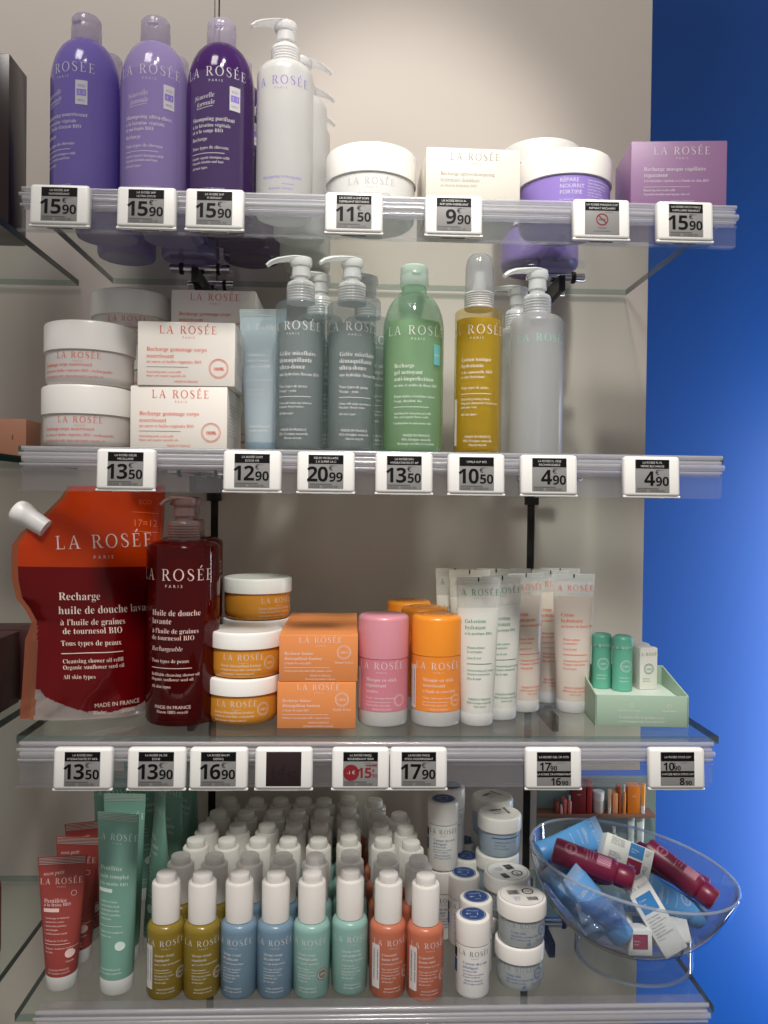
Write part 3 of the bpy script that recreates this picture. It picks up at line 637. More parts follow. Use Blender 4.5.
def refill(label, loc, rz, full=True):
    t = thing('refill_bottle', label, 'bottle', 'green refill bottles', loc, rz); b = MB()
    prof = [(0, 2), (22, 2), (26, 0), (29, 1), (30.5, 4), (30.5, 122)]
    for k in range(1, 10): a = R(80*k/9); prof.append((30.5-(30.5-13)*(1-math.cos(a))/(1-math.cos(R(80))), 122+38*math.sin(a)/math.sin(R(80))))
    prof += [(12.4, 168), (0, 168)]
    b.lathe(prof, n=52)
    L = brand(0, 115, 8.6)+[(-24, 83, 5.8, 'Recharge', 's', 'l'), (-24, 76.6, 5.8, 'gel nettoyant', 's', 'l'), (-24, 70.2, 5.8, 'anti-imperfections', 's', 'l'), (-24, 64.6, 3.8, 'au zinc et acides de fleurs BIO', 's', 'l'), (-24, 54, 3.5, 'Peaux mixtes à tendance grasse', 's', 'l'), (-24, 49.4, 3.5, 'Visage, décolleté, dos', 's', 'l'), (-24, 44.5, .5, 36, 'rule', 'l'),
                      (-24, 37.5, 3.1, 'Anti-blemish cleansing gel refill', 's', 'l'), (-24, 34, 3.1, 'Zinc and organic flower acids', 's', 'l'), (-24, 28, 3.1, 'Combination to acne-prone skin', 's', 'l'), (0, 16, 3.4, 'MADE IN FRANCE', 'n', 'c'), (0, 12, 3.3, "95% d'origine naturelle", 's', 'c'), (0, 8, 3.2, 'Recharge recyclée et recyclable', 's', 'c'), (22, 97, 0, (9, 20), 'patch', 'c', 2), (22, 95, 4.4, '4=1', 'n', 'c', 1, 0, 0, 1)]
    b.text(cyl(30.5), L, 1); b.build('bottle', [GBt, INKW, mat('aqua_badge', (110, 190, 190), .4)], t)
    b = MB(); b.lathe([(0, 4), (27, 4), (28.8, 7), (28.8, 118), (26, 131), (0, 131)], n=44); b.build('liquid', GBl, t)
    b = MB(); b.lathe([(0, 168), (13.6, 168), (14.2, 169), (14.2, 178), (13.8, 179), (14, 180), (13.8, 187), (11.6, 189.4), (0, 189.8)], n=36); b.box(-4.5, 4.5, -15.8, -12, 178, 181, 0, 1)
    b.build('flip_cap', see('green_white_cap', (236, 246, 240), .6, (232, 244, 237), .15), t); return t
g = refill('green face gel refill bottle at the middle of the second shelf', (xat(413, 380, .056), .056, Z2), 4)
dup(g, (xat(410, 380, .158), .158, Z2), 50, 'green refill bottle hidden behind the front green one', 'green refill bottles')
YBt = see('yellow_bottle', (252, 246, 222), 0.12, (212, 176, 60), 0.05, transl=.5)
YL = see('yellow_lotion', (250, 236, 130), 0.62, (244, 222, 100), 0.10, transl=.6)
yl = brand(-2, 118, 8.6)+[(-18, 91, 5.4, 'Lotion tonique', 's', 'l'), (-18, 85, 5.4, 'hydratante', 's', 'l'), (-18, 79, 4.2, 'à la camomille BIO', 's', 'l'), (-18, 74.6, 3.6, 'et aloe hydratant', 's', 'l'), (-18, 64, 3.6, 'Tous types de peaux', 's', 'l'), (-18, 59, .5, 32, 'rule', 'l'), (-18, 53, 3.2, 'Hydrating toning lotion', 's', 'l'), (-18, 49, 3.2, 'Organic chamomile floral water', 's', 'l'), (-18, 45, 3.2, 'and aloe vera', 's', 'l'), (-18, 38, 3.2, 'All skin types', 's', 'l'), (0, 16, 3.3, 'MADE IN FRANCE', 'n', 'c'), (0, 12, 3.3, "99% d'origine naturelle", 's', 'c'), (0, 8, 3.2, 'Flacon recyclé', 's', 'c'), (-27, 32, 0, (5, 46), 'patch', 'c', 2)]
t = pump_bottle('spray_bottle', 'yellow toning lotion spray bottle with clear overcap', None, (xat(478, 380, .053), .053, Z2), -8, 24, 146, YBt, None, INKW, yl, shoulder=4, pr=13, liquid=YL, fill=.92, extra=[INKW])
b = MB(); p = [(0, 146), (14, 146), (14.8, 147)]
for k in range(7): p += [(14.8, 148+k*2.2), (14.2, 149.1+k*2.2)]
b.lathe(p+[(12, 164), (8, 165), (6, 175), (6, 183), (0, 183)], n=36); b.build('spray_collar', WHITE, t)
b = MB(); b.lathe([(13.6, 163), (14.2, 163.2), (14, 188), (12.6, 196), (9, 200.4), (4, 202), (0, 202.2)], n=36); b.build('overcap', see('spray_overcap', (235, 236, 238), .34, (222, 222, 224), .08), t)
FE = see('clear_frosted_bottle', (240, 240, 239), 0.55, (228, 229, 227), 0.24, transl=.5)
fe = pump_bottle('pump_bottle', 'empty frosted pump bottle with pale green lettering at the right of the second shelf', 'frosted pump bottles on the second shelf', (xat(536, 380, .058), .058, Z2), 6, 27, 143, FE, FROST, mat('mint_print', (150, 205, 185), .5), brand(-1, 112, 7.6, sub=False), ang=186, shoulder=10, pr=13, reach=35, s=1.1)
dup(fe, (xat(517, 380, .124), .124, Z2), 0, 'empty frosted pump bottle behind the right frosted one, pump showing', 'frosted pump bottles on the second shelf')

# ------------------------------------------------------------------ third shelf: refill pouch
OR = see('orange_film', (246, 100, 36), 0.74, (236, 84, 22), 0.16, transl=.4)
DR = see('dark_red_liquid', (130, 10, 16), 0.88, (122, 10, 18), 0.12, transl=.3)
FILM = see('clear_film', (246, 240, 238), 0.42, (238, 228, 226), 0.12, transl=.5)
SEAL = see('peach_film', (236, 176, 140), 0.40, (224, 150, 116), 0.14, transl=.5)
def make_pouch():
    t = thing('refill_pouch', 'large red refill pouch with white screw cap standing on the third shelf', 'refill pouch', None, (-.222, .055, Z3)); ox, oy, oz = -222, 55, Z3*1000
    left = [(737, 20), (715, 20), (690, 22), (660, 24), (640, 25), (622, 32), (608, 24), (598, 16), (580, 12), (560, 11), (545, 12), (533, 20), (522, 36), (510, 48), (498, 60), (486, 68)]
    right = [(737, 152), (640, 156), (560, 162), (486, 166)]
    def interp(T, y):
        T = sorted(T)
        if y <= T[0][0]: return T[0][1]
        for (y0, x0), (y1, x1) in zip(T, T[1:]):
            if y <= y1: return x0+(x1-x0)*(y-y0)/(y1-y0)
        return T[-1][1]
    NZ, NX = 128, 92
    def plane(px, py):
        # the pouch hangs in an upright plane turned so that its right side goes back behind the bottle
        s = at_y(px, py, 0.0)-Vector((0, -D, 0)); k = .74
        # Y = .030 + k*(X+.285)
        tt = (.030+k*.285+D)/(s.y-k*s.x); return Vector((0, -D, 0))+s*tt
    grid = []; P = {}
    for j in range(NZ+1):
        py = 737-(737-486)*j/NZ; l, r = interp(left, py), interp(right, py)
        for i in range(NX+1):
            px = l+(r-l)*i/NX; P[(i, j)] = (px, py)
    def bulge(i, j):
        u, v = i/NX, j/NZ
        e = min(1, math.sin(math.pi*min(1, max(0, (u-.05)/.9)))**.6) if .05 < u < .95 else 0
        vv = (min(1, (1-v)/.75))**.8
        w_ = 0.22*math.sin(u*9+v*5)+.14*math.sin(v*17-u*6)+.10*math.sin(u*21-v*13)
        return 22*e*vv*(1+w_*.5*(1-vv*.3))
    nrm = Vector((.74, -1, 0)).normalized()
    def pt(i, j, side_):
        p = plane(*P[(i, j)])*1000; return p+nrm*side_*bulge(i, j)*(.9 if side_ > 0 else .7)-Vector((ox, oy, oz))
    def region(px, py, i):
        if i < 4 or i >= NX-2: return 3
        top = 565
        if py < top: return 0
        bot = 686+38*min(1, max(0, (px-38)/44))**.7 if px < 82 else 724-12*max(0, (px-112)/40)+2*math.sin(px*.2)
        if px < 36-(py-640)*.04 and py > 622: return 3
        return 2 if py > bot else 1
    b = MB(); idx = {}; v, f, mi = [], [], []
    for sd in (1, -1):
        for j in range(NZ+1):
            for i in range(NX+1):
                if sd == -1 and (i in (0, NX) or j == NZ): idx[(i, j, -1)] = idx[(i, j, 1)]; continue
                idx[(i, j, sd)] = len(v); p = pt(i, j, sd)
                if sd == -1: p = p+Vector((-.3, .6, 0))
                v.append(p)
        for j in range(NZ):
            for i in range(NX):
                q = (idx[(i, j, sd)], idx[(i+1, j, sd)], idx[(i+1, j+1, sd)], idx[(i, j+1, sd)])
                f.append(q if sd == 1 else q[::-1]); px, py = P[(i, j)]; mi.append(region(px+1, py-2, i))
    for i in range(NX): f.append((idx[(i+1, 0, 1)], idx[(i, 0, 1)], idx[(i, 0, -1)], idx[(i+1, 0, -1)])); mi.append(2)
    f = [tuple(dict.fromkeys(q)) for q in f]
    zmin = min(p[2] for p in v)
    v = [p-Vector((0, 0, min(0, zmin)*(1-(p[2]-zmin)/60))) if p[2]-zmin < 60 and zmin < 0 else p for p in v]
    b.add(v, f, mi)
    # printing follows the front skin: find the point of the grid below each letter
    O = plane(100, 640)*1000; ux = Vector((1, .74, 0)).normalized()
    def fn(x, z, e):
        # x, z in picture-sized millimetres from the pouch axis; sampled on the sheet
        py = 737-z; py = min(736.5, max(486.5, py)); l, r = interp(left, py), interp(right, py)
        u = (x-l)/(r-l)*NX; w2 = (737-py)/(737-486)*NZ
        i = max(0, min(NX-1, int(u))); j = max(0, min(NZ-1, int(w2))); a, c = min(1, max(0, u-i)), w2-j
        p = [pt(i+di, j+dj, 1) for di, dj in ((0, 0), (1, 0), (0, 1), (1, 1))]
        return p[0]*(1-a)*(1-c)+p[1]*a*(1-c)+p[2]*(1-a)*c+p[3]*a*c+nrm*(e+.35)
    z = lambda y: 737-y
    L = [(54, z(549), 13.2, 'LA ROSÉE', 'B', 'l', None, .13, 2), (100, z(558), 4.6, 'PARIS', 'n', 'c', None, .5, 1),
         (55, z(599), 11.2, 'Recharge', 's', 'l', None, 0, 1), (55, z(613), 11.2, 'huile de douche lavante', 's', 'l', None, 0, 2), (57, z(624), 8.6, "à l'huile de graines", 's', 'l', None, 0, 2), (59, z(632.5), 8.6, 'de tournesol BIO', 's', 'l', None, 0, 2),
         (57, z(644), 7.4, 'Tous types de peaux', 's', 'l', None, 0, 2), (57, z(652), .8, 60, 'rule', 'l', None, 0, 3), (58, z(661), 5.8, 'Cleansing shower oil refill', 's', 'l', None, 0, 3), (58, z(667), 5.8, 'Organic sunflower seed oil', 's', 'l', None, 0, 3), (58, z(676), 5.8, 'All skin types', 's', 'l', None, 0, 2),
         (88, z(704), 6, 'MADE IN FRANCE', 'n', 'l', None, 0, 5), (87, z(711), 5.4, 'Recharge recyclable', 'n', 'l', None, 0, 5),
         (138, z(504), 6.5, 'ECO', 'n', 'l', 5, 0, -2), (131, z(526), 10, '17=12', 'n', 'l', 5, 0, -2), (131, z(531), .6, 27, 'rule', 'l', 5, 0, -4), (131, z(512), .5, 27, 'rule', 'l', 5, 0, -4)]
    b.text(fn, L, 4)
    b.build('pouch_body', [OR, DR, FILM, SEAL, mat('cream_print', (236, 214, 204), .5), mat('rust_print', (240, 120, 70), .5)], t)
    c = MB(); M = Matrix.Rotation(R(-58), 3, 'Y')
    c.lathe([(0, -13), (8.6, -13), (9.2, -4), (9.5, 3), (10.4, 7), (11.5, 11), (11.7, 15), (10.8, 18.6), (8.6, 21), (4.6, 22.2), (0, 22.4)], n=32, M=M, c=tuple(plane(34, 521)*1000-Vector((ox, oy, oz))))
    c.build('screw_cap', mat('cap_bright_white', (250, 248, 246), .35), t, sharp=70)
make_pouch()
RB = see('red_bottle', (180, 18, 18), 0.40, (136, 10, 10), 0.06, transl=.5)
RLQ = see('red_oil', (150, 8, 10), 0.76, (118, 6, 8), 0.08, transl=.4)
rl = brand(-2, 142, 11, None)+[(-26, 108, 8, 'Huile de douche', 's', 'l'), (-26, 100, 8, 'lavante', 's', 'l'), (-26, 91, 6.6, "à l'huile de graines", 's', 'l'), (-26, 84.4, 6.6, 'de tournesol BIO', 's', 'l'), (-26, 74, 6, 'Rechargeable', 'i', 'l'), (-26, 62.6, 5, 'Tous types de peaux', 's', 'l'), (-26, 57, .6, 42, 'rule', 'l'), (-26, 49.6, 4.2, 'Refillable cleansing shower oil', 's', 'l'), (-26, 45, 4.2, 'Organic sunflower seed oil', 's', 'l'), (-26, 38, 4.2, 'All skin types', 's', 'l'), (-3, 18, 4.6, 'MADE IN FRANCE', 'n', 'c'), (-3, 13.6, 4, 'Flacon 100% recyclé', 's', 'c')]
yr = .062
rp = at_z(182, 727, Z3)
rb = pump_bottle('pump_bottle', 'dark red shower oil pump bottle beside the red pouch', 'dark red pump bottles', (xat(183, 640, yr), yr, Z3), 0, 36, 180, RB, see('brown_clear_pump', (222, 200, 196), .42, (196, 168, 164), .16), mat('rose_print', (235, 205, 200), .5), rl, ang=200, pr=15, shoulder=7, liquid=RLQ, fill=.9, reach=22, s=1.02)
dup(rb, (xat(189, 640, .142), .142, Z3), 20, 'dark red shower oil pump bottle standing behind the front one', 'dark red pump bottles')
# orange balm jars, boxes and sticks
OJ = see('orange_balm_jar', (244, 170, 60), 0.95, (242, 166, 60), 0.22, transl=.2)
ol = brand(0, 18.6, 5.6)+[(-24, 12, 3.6, 'Baume démaquillant fondant', 's', 'l'), (-24, 8.2, 2.9, 'à l\'huile de coton BIO - rechargeable', 's', 'l'), (-24, 4.6, 2.4, 'Cleansing balm - Organic cotton oil', 's', 'l'), *emblem(27, 15, 6.5)]
GO = 'orange balm jars'
yo = .070
oj = jar('balm_jar', 'orange balm jar with white lid at the foot of the front pair', GO, (xat(243, 705, yo), yo-.002, Z3), -2, 38, 45, 17, OJ, WHITE, ol, INKW)
dup(oj, (xat(246, 655, yo), yo, Z3+.0452), 4, 'orange balm jar with white lid on top of the front pair', GO)
for k in range(3): dup(oj, (xat(259, 610, .165), .150, Z3+.0452*k-.0), 30+8*k, 'orange balm jar in the stack behind the front pair, %s' % ('lowest', 'middle one', 'topmost with a barcode')[k], GO)
OB = mat('orange_card', (226, 142, 82), 0.5)
oc = [*brand(2, 37.5, 5.6), (-33, 26, 4.3, 'Recharge baume', 's', 'l'), (-33, 21, 4.3, 'démaquillant fondant', 's', 'l'), (-33, 16.8, 3, "à l'huile de coton BIO", 's', 'l'), (-33, 13.4, .4, 44, 'rule', 'l'), (-33, 9.6, 2.6, 'Melting cleansing balm refill - organic cotton', 's', 'l'), (2, 5, 2.5, 'MADE IN FRANCE', 'n', 'c'), (2, 1.8, 2.4, 'Recharge recyclable et végétale', 's', 'c'), *emblem(24.5, 28.5, 6.8), (24.5, 17.6, 3.2, 'Simple & bon', 'i', 'c')]
GOB = 'orange balm refill boxes'
xo = xat(316.5, 710, .0235)
ob = carton('refill_box', 'orange balm refill box at the foot of the front stack', GOB, (xo, .062, Z3), 0, 76, 77, 45, OB, INKW, oc)
dup(ob, (xo+.001, .0625, Z3+.0456), .6, 'orange balm refill box on top of the front stack', GOB)
for k in range(2): dup(ob, (xo+.001, .1425, Z3+.0456*k), -.8+k, 'orange balm refill box in the stack behind, %s' % ('at its foot', 'on top')[k], GOB)
PK = mat('pink_stick_plastic', (206, 128, 142), 0.35); PKC = mat('pink_cap_plastic', (212, 142, 154), 0.3)
OS = mat('orange_stick_plastic', (236, 142, 56), 0.35); OSC = mat('orange_cap_plastic', (240, 146, 42), 0.3)
FBASE = see('frosted_base', (250, 250, 249), 0.72, (250, 248, 246), 0.28, transl=.3)
def stl(a, b_): return brand(-1, 57, 6.6)+[(-17, 45, 5, 'Masque en stick', 's', 'l'), (-17, 39.6, 5, a, 's', 'l'), (-17, 34, 4, b_, 's', 'l'), (-17, 28, 2.8, 'Visage - tous types de peaux', 's', 'l'), (-17, 24.6, .4, 26, 'rule', 'l'), (-17, 21, 2.6, 'Regenerating stick mask', 's', 'l'), (0, 19.6-1, 0.2, '', 'n', 'c'), (0, 17, 2.4, 'MADE IN FRANCE', 'n', 'c'), *emblem(18, 26, 6)]
ys = .052
stick('mask_stick', 'pink stick with pink cap between the orange boxes and the orange sticks', 'stick masks', (xat(383, 680, ys), ys, Z3), -4, 25.2, 108, 42, 15, PK, PKC, FBASE, INKW, stl('régénérant', 'sensitive')[0:12])
osk = stick('mask_stick', 'orange stick with orange cap, front of its row', 'stick masks', (xat(436, 680, ys), ys, Z3), 2, 25.2, 108, 39, 15, OS, OSC, FBASE, INKW, stl('nourrissant', "à l'huile de coton BIO"), top=[(0, 2, 4.2, 'MASQUE', 'n', 'c', 3), (0, -4, 3.4, 'RECHARGE', 'n', 'c', 3), (0, 0, 16, .5, 'ring', 'c', 3)])
dup(osk, (xat(424, 680, .108), .108, Z3), 10, 'orange stick directly behind the front orange one', 'stick masks')
dup(osk, (xat(408, 680, .164), .164, Z3), 24, 'rearmost orange stick, seen between the pink and orange caps', 'stick masks')
# cream tubes
CT = see('clear_tube', (250, 250, 249), 0.46, (246, 247, 244), 0.25, transl=.3)
CF = see('white_cream', (244, 244, 240), 0.94, (238, 238, 232), 0.3, transl=.25); CF2 = see('ivory_cream', (244, 238, 230), 0.94, (238, 226, 214), 0.3, transl=.25)
CCAP = see('frosted_cap', (250, 250, 250), 0.74, (250, 250, 248), 0.3, transl=.3)
def tl(a, b_, c_): return brand(-.5, 128, 6)+[(-14, 101, 5.4, a, 's', 'l'), (-14, 95, 5.4, b_, 's', 'l'), (-14, 89.6, 3.8, c_, 's', 'l'), (-12, 76, 3.4, 'Peaux mixtes', 's', 'l'), (-12, 72, 3.4, 'à normales', 's', 'l'), (-12, 66, 3.1, 'Jour & nuit', 's', 'l'), (-12, 61, .5, 25, 'rule', 'l'), (-12, 54, 2.9, 'Moisturizing gel-cream', 's', 'l'), (-12, 50.4, 2.9, 'Organic watermelon', 's', 'l'), (-12, 46, 2.9, 'Day & night', 's', 'l'), (0, 26, 2.8, 'MADE IN FRANCE', 'n', 'c'), (0, 22.6, 2.7, "95% d'origine naturelle", 's', 'c'), (0, 19.2, 2.6, 'Tube recyclé', 's', 'c')]
GT = 'gel cream tubes with green print'; GTC = 'cream tubes with orange print'
def tubeat(px, py): p = at_z(px, py, Z3); return (p.x, p.y+.0165, Z3)
gt = squeeze_tube('cream_tube', 'white gel cream tube with green print, front of its row on the third shelf', GT, tubeat(479, 727), 2, 16.5, 22.5, 146, 13, CT, CCAP, INKGR, tl('Gel-crème', 'hydratant', 'à la pastèque BIO'), 112, CF, mark=True)
for px, py, rz, l in ((503, 721, 14, 'white gel cream tube with green print just right of and behind the front one'), (470, 705, -6, 'white gel cream tube with green print, its top just above the orange stick cap'), (455, 700, 8, 'white gel cream tube with green print at the left rear of the tube row'), (497, 700, -10, 'white gel cream tube with green print behind the two front green printed ones')):
    dup(gt, tubeat(px, py), rz, l, GT)
ct = squeeze_tube('cream_tube', 'cream tube with orange print at the right end of the tube row', GTC, tubeat(576, 714), -3, 16.5, 22.5, 146, 13, CT, CCAP, INKO, tl('Crème', 'hydratante', 'au beurre de karité BIO'), 118, CF2, mark=True)
for px, py, rz, l in ((527, 713, 22, 'cream tube with orange print just right of the green printed tubes'), (552, 704, 10, 'cream tube with orange print behind and left of the rightmost tube'), (533, 699, -8, 'cream tube with orange print standing behind the left orange printed one'), (562, 697, -14, 'cream tube with orange print in the rear, behind the rightmost tube')):
    dup(ct, tubeat(px, py), rz, l, GTC)
# pale green display tray with two sticks and small cartons
TG = mat('pale_green_card', (164, 189, 168), 0.5)
tp = at_z(641, 727, Z3); t = thing('display_tray', 'pale green cardboard tray at the right end of the third shelf', 'tray', None, (tp.x+.004, tp.y+.043, Z3), -4)
b = MB(); w_, d_, h_ = 46, 42, 31
b.box(-w_, w_, -d_, -d_+1.5, 0, h_, 0, .3); b.box(-w_, w_, d_-1.5, d_, 0, h_+14, 0, .3); b.box(-w_, w_, -d_+1.5, d_-1.5, 0, 1.2)
for sx in (-1, 1):
    x0, x1 = (-w_, -w_+1.5) if sx < 0 else (w_-1.5, w_)
    b.add([(x, y, z) for x in (x0, x1) for y, z in ((-d_, 0), (d_, 0), (d_, h_+14), (-d_, h_))], [(0, 1, 2, 3), (7, 6, 5, 4), (0, 4, 5, 1), (1, 5, 6, 2), (2, 6, 7, 3), (3, 7, 4, 0)])
b.text(flat(-d_), [(-24, 15, 3, 'Stick lèvres / visage', 's', 'l'), (20, 15, 3, 'Teinte beige', 's', 'l'), (0, 8, 3.2, 'Économisez 60% de plastique vierge', 's', 'c'), (0, 4, 3.2, 'en rechargeant votre stick universel !', 's', 'c'), (-10, 21, 2.2, .35, 'ring', 'c'), (27, 21, 2.2, .35, 'ring', 'c')], 1)
b.build('tray', [TG, INKW], t)
b = MB(); b.box(-w_+2, w_-2, -d_+2, d_-2, h_-8, h_-6.8); b.build('insert', mat('green_insert', (206, 218, 206), .5), t)
TS = mat('teal_stick', (100, 178, 153), 0.35)
lp = brand(0, 44, 3.8, sub=False)+[*emblem(1, 27, 6.2), (-6, 14, 2.6, 'Stick lèvres', 's', 'l'), (-6, 10.6, 2.4, 'réparateur', 's', 'l')]
zt = Z3+.0244
def traysp(px, py): p = at_z(px, py, zt); return (p.x, p.y+.010, zt)
ls = stick('lip_stick', 'teal green stick nearer the front of the pale green tray', 'teal sticks in the tray', traysp(625, 692), 0, 10.4, 58, 14, 0, TS, TS, None, INKW, lp, side=False)
dup(ls, traysp(604, 689), -12, 'teal green stick at the left rear of the pale green tray', 'teal sticks in the tray')
GCARD = mat('grey_white_card', (226, 224, 216), 0.5)
pc = at_z(645, 690, zt)
sc = carton('lip_stick_box', 'small grey white carton at the right in the pale green tray', 'small cartons in the tray', (pc.x+.003, pc.y+.012, zt), 8, 20, 20, 44, GCARD, INKGR, brand(0, 36, 3.2, sub=False)+emblem(0, 22, 5.6)+[(-7, 11, 2.2, 'Recharge', 's', 'l'), (-7, 8.4, 2, 'stick lèvres', 's', 'l')])
dup(sc, (pc.x+.004, pc.y+.036, zt), 5, 'small grey white carton directly behind the front one in the tray', 'small cartons in the tray')

# ------------------------------------------------------------------ bottom shelf
RT_ = mat('brick_red_tube', (156, 66, 60), 0.38)
rdl = [(-17, 109, 5, 'mon petit', 'i', 'l', None, 0, 4)]+brand(0, 101, 5.4)+[(-16, 84, 5.6, 'Dentifrice', 's', 'l'), (-16, 80.6, 4.4, 'à la fraise BIO', 's', 'l'), (-8.5, 77, 0, (15, 3.4), 'patch', 'c'), (12, 92, 2.6, .4, 'ring', 'c')]
rdl += [(-15, 69-3.6*k, 2.7, s, 's', 'l') for k, s in enumerate(('• nettoyage en douceur', '• protection caries', '• protection gencives', '• anti-plaque', '• renforcement émail'))]+[(-14, 48, 2.7, 'Enfants de 2 à 6 ans', 's', 'l'), (-14, 45.4, .5, 24, 'rule', 'l'), (-13, 41, 2.5, 'Organic strawberry toothpaste', 's', 'l'), (-13, 37.4, 2.5, 'for kids', 's', 'l'), (10, 36, 4.2, 0, 'disc', 'c'), (10, 28, 3, 'vegan', 's', 'c'), (0, 21, 2.4, 'MADE IN FRANCE', 'n', 'c'), (0, 18, 2.3, "99% d'origine naturelle", 's', 'c')]
def at4(px, py, r): p = at_z(px, py, Z4); return (p.x, p.y+r, Z4)
GRT = 'red toothpaste tubes'
rt = squeeze_tube('toothpaste_tube', 'brick red toothpaste tube, front of the three at the left of the bottom shelf', GRT, at4(56, 993, .015), 6, 14.8, 23.5, 127, 15, RT_, CCAP, mat('pink_print', (240, 205, 200), .5), rdl)
rt2 = at4(72, 966, .015); dup(rt, rt2, -4, 'brick red toothpaste tube in the middle of the three', GRT)
dup(rt, at4(82, 945, .015), 14, 'rearmost brick red toothpaste tube of the three', GRT)
GTB = mat('sage_green_tube', (118, 162, 147), 0.38)
gl = brand(0, 146, 6)+[(-16, 118, 6.2, 'Dentifrice', 's', 'l'), (-16, 110.5, 6.2, 'soin complet', 's', 'l'), (-16, 104, 4.6, 'à la menthe BIO', 's', 'l'), (-8.5, 99, 0, (15, 3.6), 'patch', 'c')]+[(-14, 88-4*k, 3, s, 's', 'l') for k, s in enumerate(('• haleine fraîche', '• protection émail', '• protection caries', '• gencives sensibles', '• anti-tartre'))]+[(-14, 66, .5, 24, 'rule', 'l'), (-14, 60, 2.7, 'Organic mint toothpaste', 's', 'l'), (-14, 56, 2.7, 'Complete care', 's', 'l'), (9, 48, 4.4, 0, 'disc', 'c'), (0, 25, 2.6, 'MADE IN FRANCE', 'n', 'c'), (0, 21.6, 2.5, "99% d'origine naturelle", 's', 'c')]
GGT = 'green toothpaste tubes'
gtb = squeeze_tube('toothpaste_tube', 'tall sage green toothpaste tube, front of its row on the bottom shelf', GGT, at4(112, 997, .016), -12, 16, 22, 172, 16, GTB, CCAP, mat('mint_white_print', (215, 235, 226), .5), gl, tilt=0)
for px, py, rz, l in ((119, 966, -2, 'sage green toothpaste tube right behind the front one'), (155, 955, -62, 'sage green toothpaste tube turned sideways beside the yellow serum bottles'), (166, 928, -40, 'sage green toothpaste tube behind the sideways one'), (108, 930, 6, 'sage green toothpaste tube at the rear left of its row'), (184, 903, -48, 'sage green toothpaste tube at the rear right of its row'), (138, 902, 10, 'rearmost sage green toothpaste tube, against the back wall')):
    dup(gtb, at4(px, py, .016), rz, l, GGT)
# serum bottles in eight columns
SERC = {'yellow': see('yellow_serum', (200, 174, 76), 0.84, (176, 152, 62), 0.22, transl=.4), 'blue': see('blue_serum', (150, 176, 196), 0.94, (134, 164, 186), 0.28, transl=.3), 'teal': see('teal_serum', (176, 212, 204), 0.95, (162, 204, 196), 0.28, transl=.3), 'coral': see('coral_serum', (226, 140, 108), 0.95, (218, 130, 100), 0.28, transl=.3)}
STX = {'yellow': ('Sérum visage', 'repulpant', "aux 3 acides hyaluroniques", 'Peaux matures'), 'blue': ('Sérum visage', 'désaltérant', "à l'acide hyaluronique", 'Tous types de peaux'), 'teal': ('Sérum visage', 'rafraîchissant', "à la menthe aquatique", 'Peaux mixtes'), 'coral': ('Concentré', 'bonne mine', "provitamine et carotte", 'Tous types de peaux')}
def serum(colour, label, loc, rz, sticker, badge):
    t = thing('serum_bottle', label, 'bottle', 'serum bottles', loc, rz); b = MB(); r = 18
    prof = [(0, 1.6), (13, 1.4), (14.8, 0), (17, .9), (18, 3.2), (18, 64)]
    for k in range(1, 7): a = R(90*k/6); prof.append((18-6*(1-math.cos(a)), 64+7*math.sin(a)))
    prof += [(11.4, 72.5), (0, 72.5)]
    b.lathe(prof, n=36); a0, a1, a2, a3 = STX[colour]
    L = brand(0, 53, 5.4)+[(-11, 43, 3.7, a0, 's', 'l'), (-11, 38.8, 3.7, a1, 's', 'l'), (-11, 34.8, 2.5, a2, 's', 'l'), (-11, 29.6, 2.4, a3, 's', 'l'), (-11, 27.4, .35, 17, 'rule', 'l'), (-11, 23.8, 2.2, 'Hydrating face serum', 's', 'l'), (-11, 21, 2.2, 'Hyaluronic acid', 's', 'l'), (-11, 17.6, 2.2, 'All skin types', 's', 'l'), (0, 11, 2.1, 'MADE IN FRANCE', 'n', 'c'), (0, 8, 2, "99% d'origine naturelle", 's', 'c')]
    if badge: L += [(15, 24, 5.6, 0, 'disc', 'c', 2), (15, 24, 4.8, .5, 'ring', 'c', 1, 0, 0, 1), (15, 22.8, 3, '100%', 'n', 'c', 1, 0, 0, 1)]
    elif colour in ('yellow', 'coral'): L += emblem(15.5, 24, 5.4)
    b.text(cyl(r), L, 1); b.build('bottle', [SERC[colour], INKW, mat('brown_grey_badge', (120, 112, 100), .5)], t)
    if sticker:
        b = MB(); b.text(cyl(18.3, -56), [(0, 32, 0, (9, 42), 'patch', 'c', 0), (.4, 34, 1.1, (30, 5.4), 'bars', 'c', 1, 0, 90, 1)], 0); b.build('barcode_sticker', [INKW, BARS], t)
    b = MB(); b.lathe([(0, 71), (13, 71), (13.6, 71.6), (13.7, 107), (13, 108.2), (9.8, 108.6), (0, 108.6)], n=32); cp = b.build('dropper_cap', CAPW, t)
    b = MB(); b.lathe([(0, 108.4), (9.5, 108.4), (9.8, 109.4), (9.8, 114.6), (9, 116.2), (6, 117.2), (0, 117.4)], n=28); b.build('button', CAPW, cp)
    return t
cols = [('yellow', 161, 1002, 13, 1, 0), ('yellow', 198, 1002, 14, 0, 0), ('blue', 236, 1001, -12, 0, 0), ('blue', 273, 1001, 3, 0, 0), ('teal', 310, 1001, -9, 0, 1), ('teal', 349, 997, 11, 0, 0), ('coral', 388, 1001, 14, 1, 0), ('coral', 426, 1004, 12, 1, 0)]
cn = ('left yellow', 'right yellow', 'left blue', 'right blue', 'left teal', 'right teal', 'left coral', 'right coral')
on = ('directly behind the front bottle', 'third back from the front', 'fourth back from the front', 'fifth back from the front', 'sixth back, near the wall')
drift = (.0062, .0056, .0046, .0028, .0010, -.0006, -.0016, -.0040)
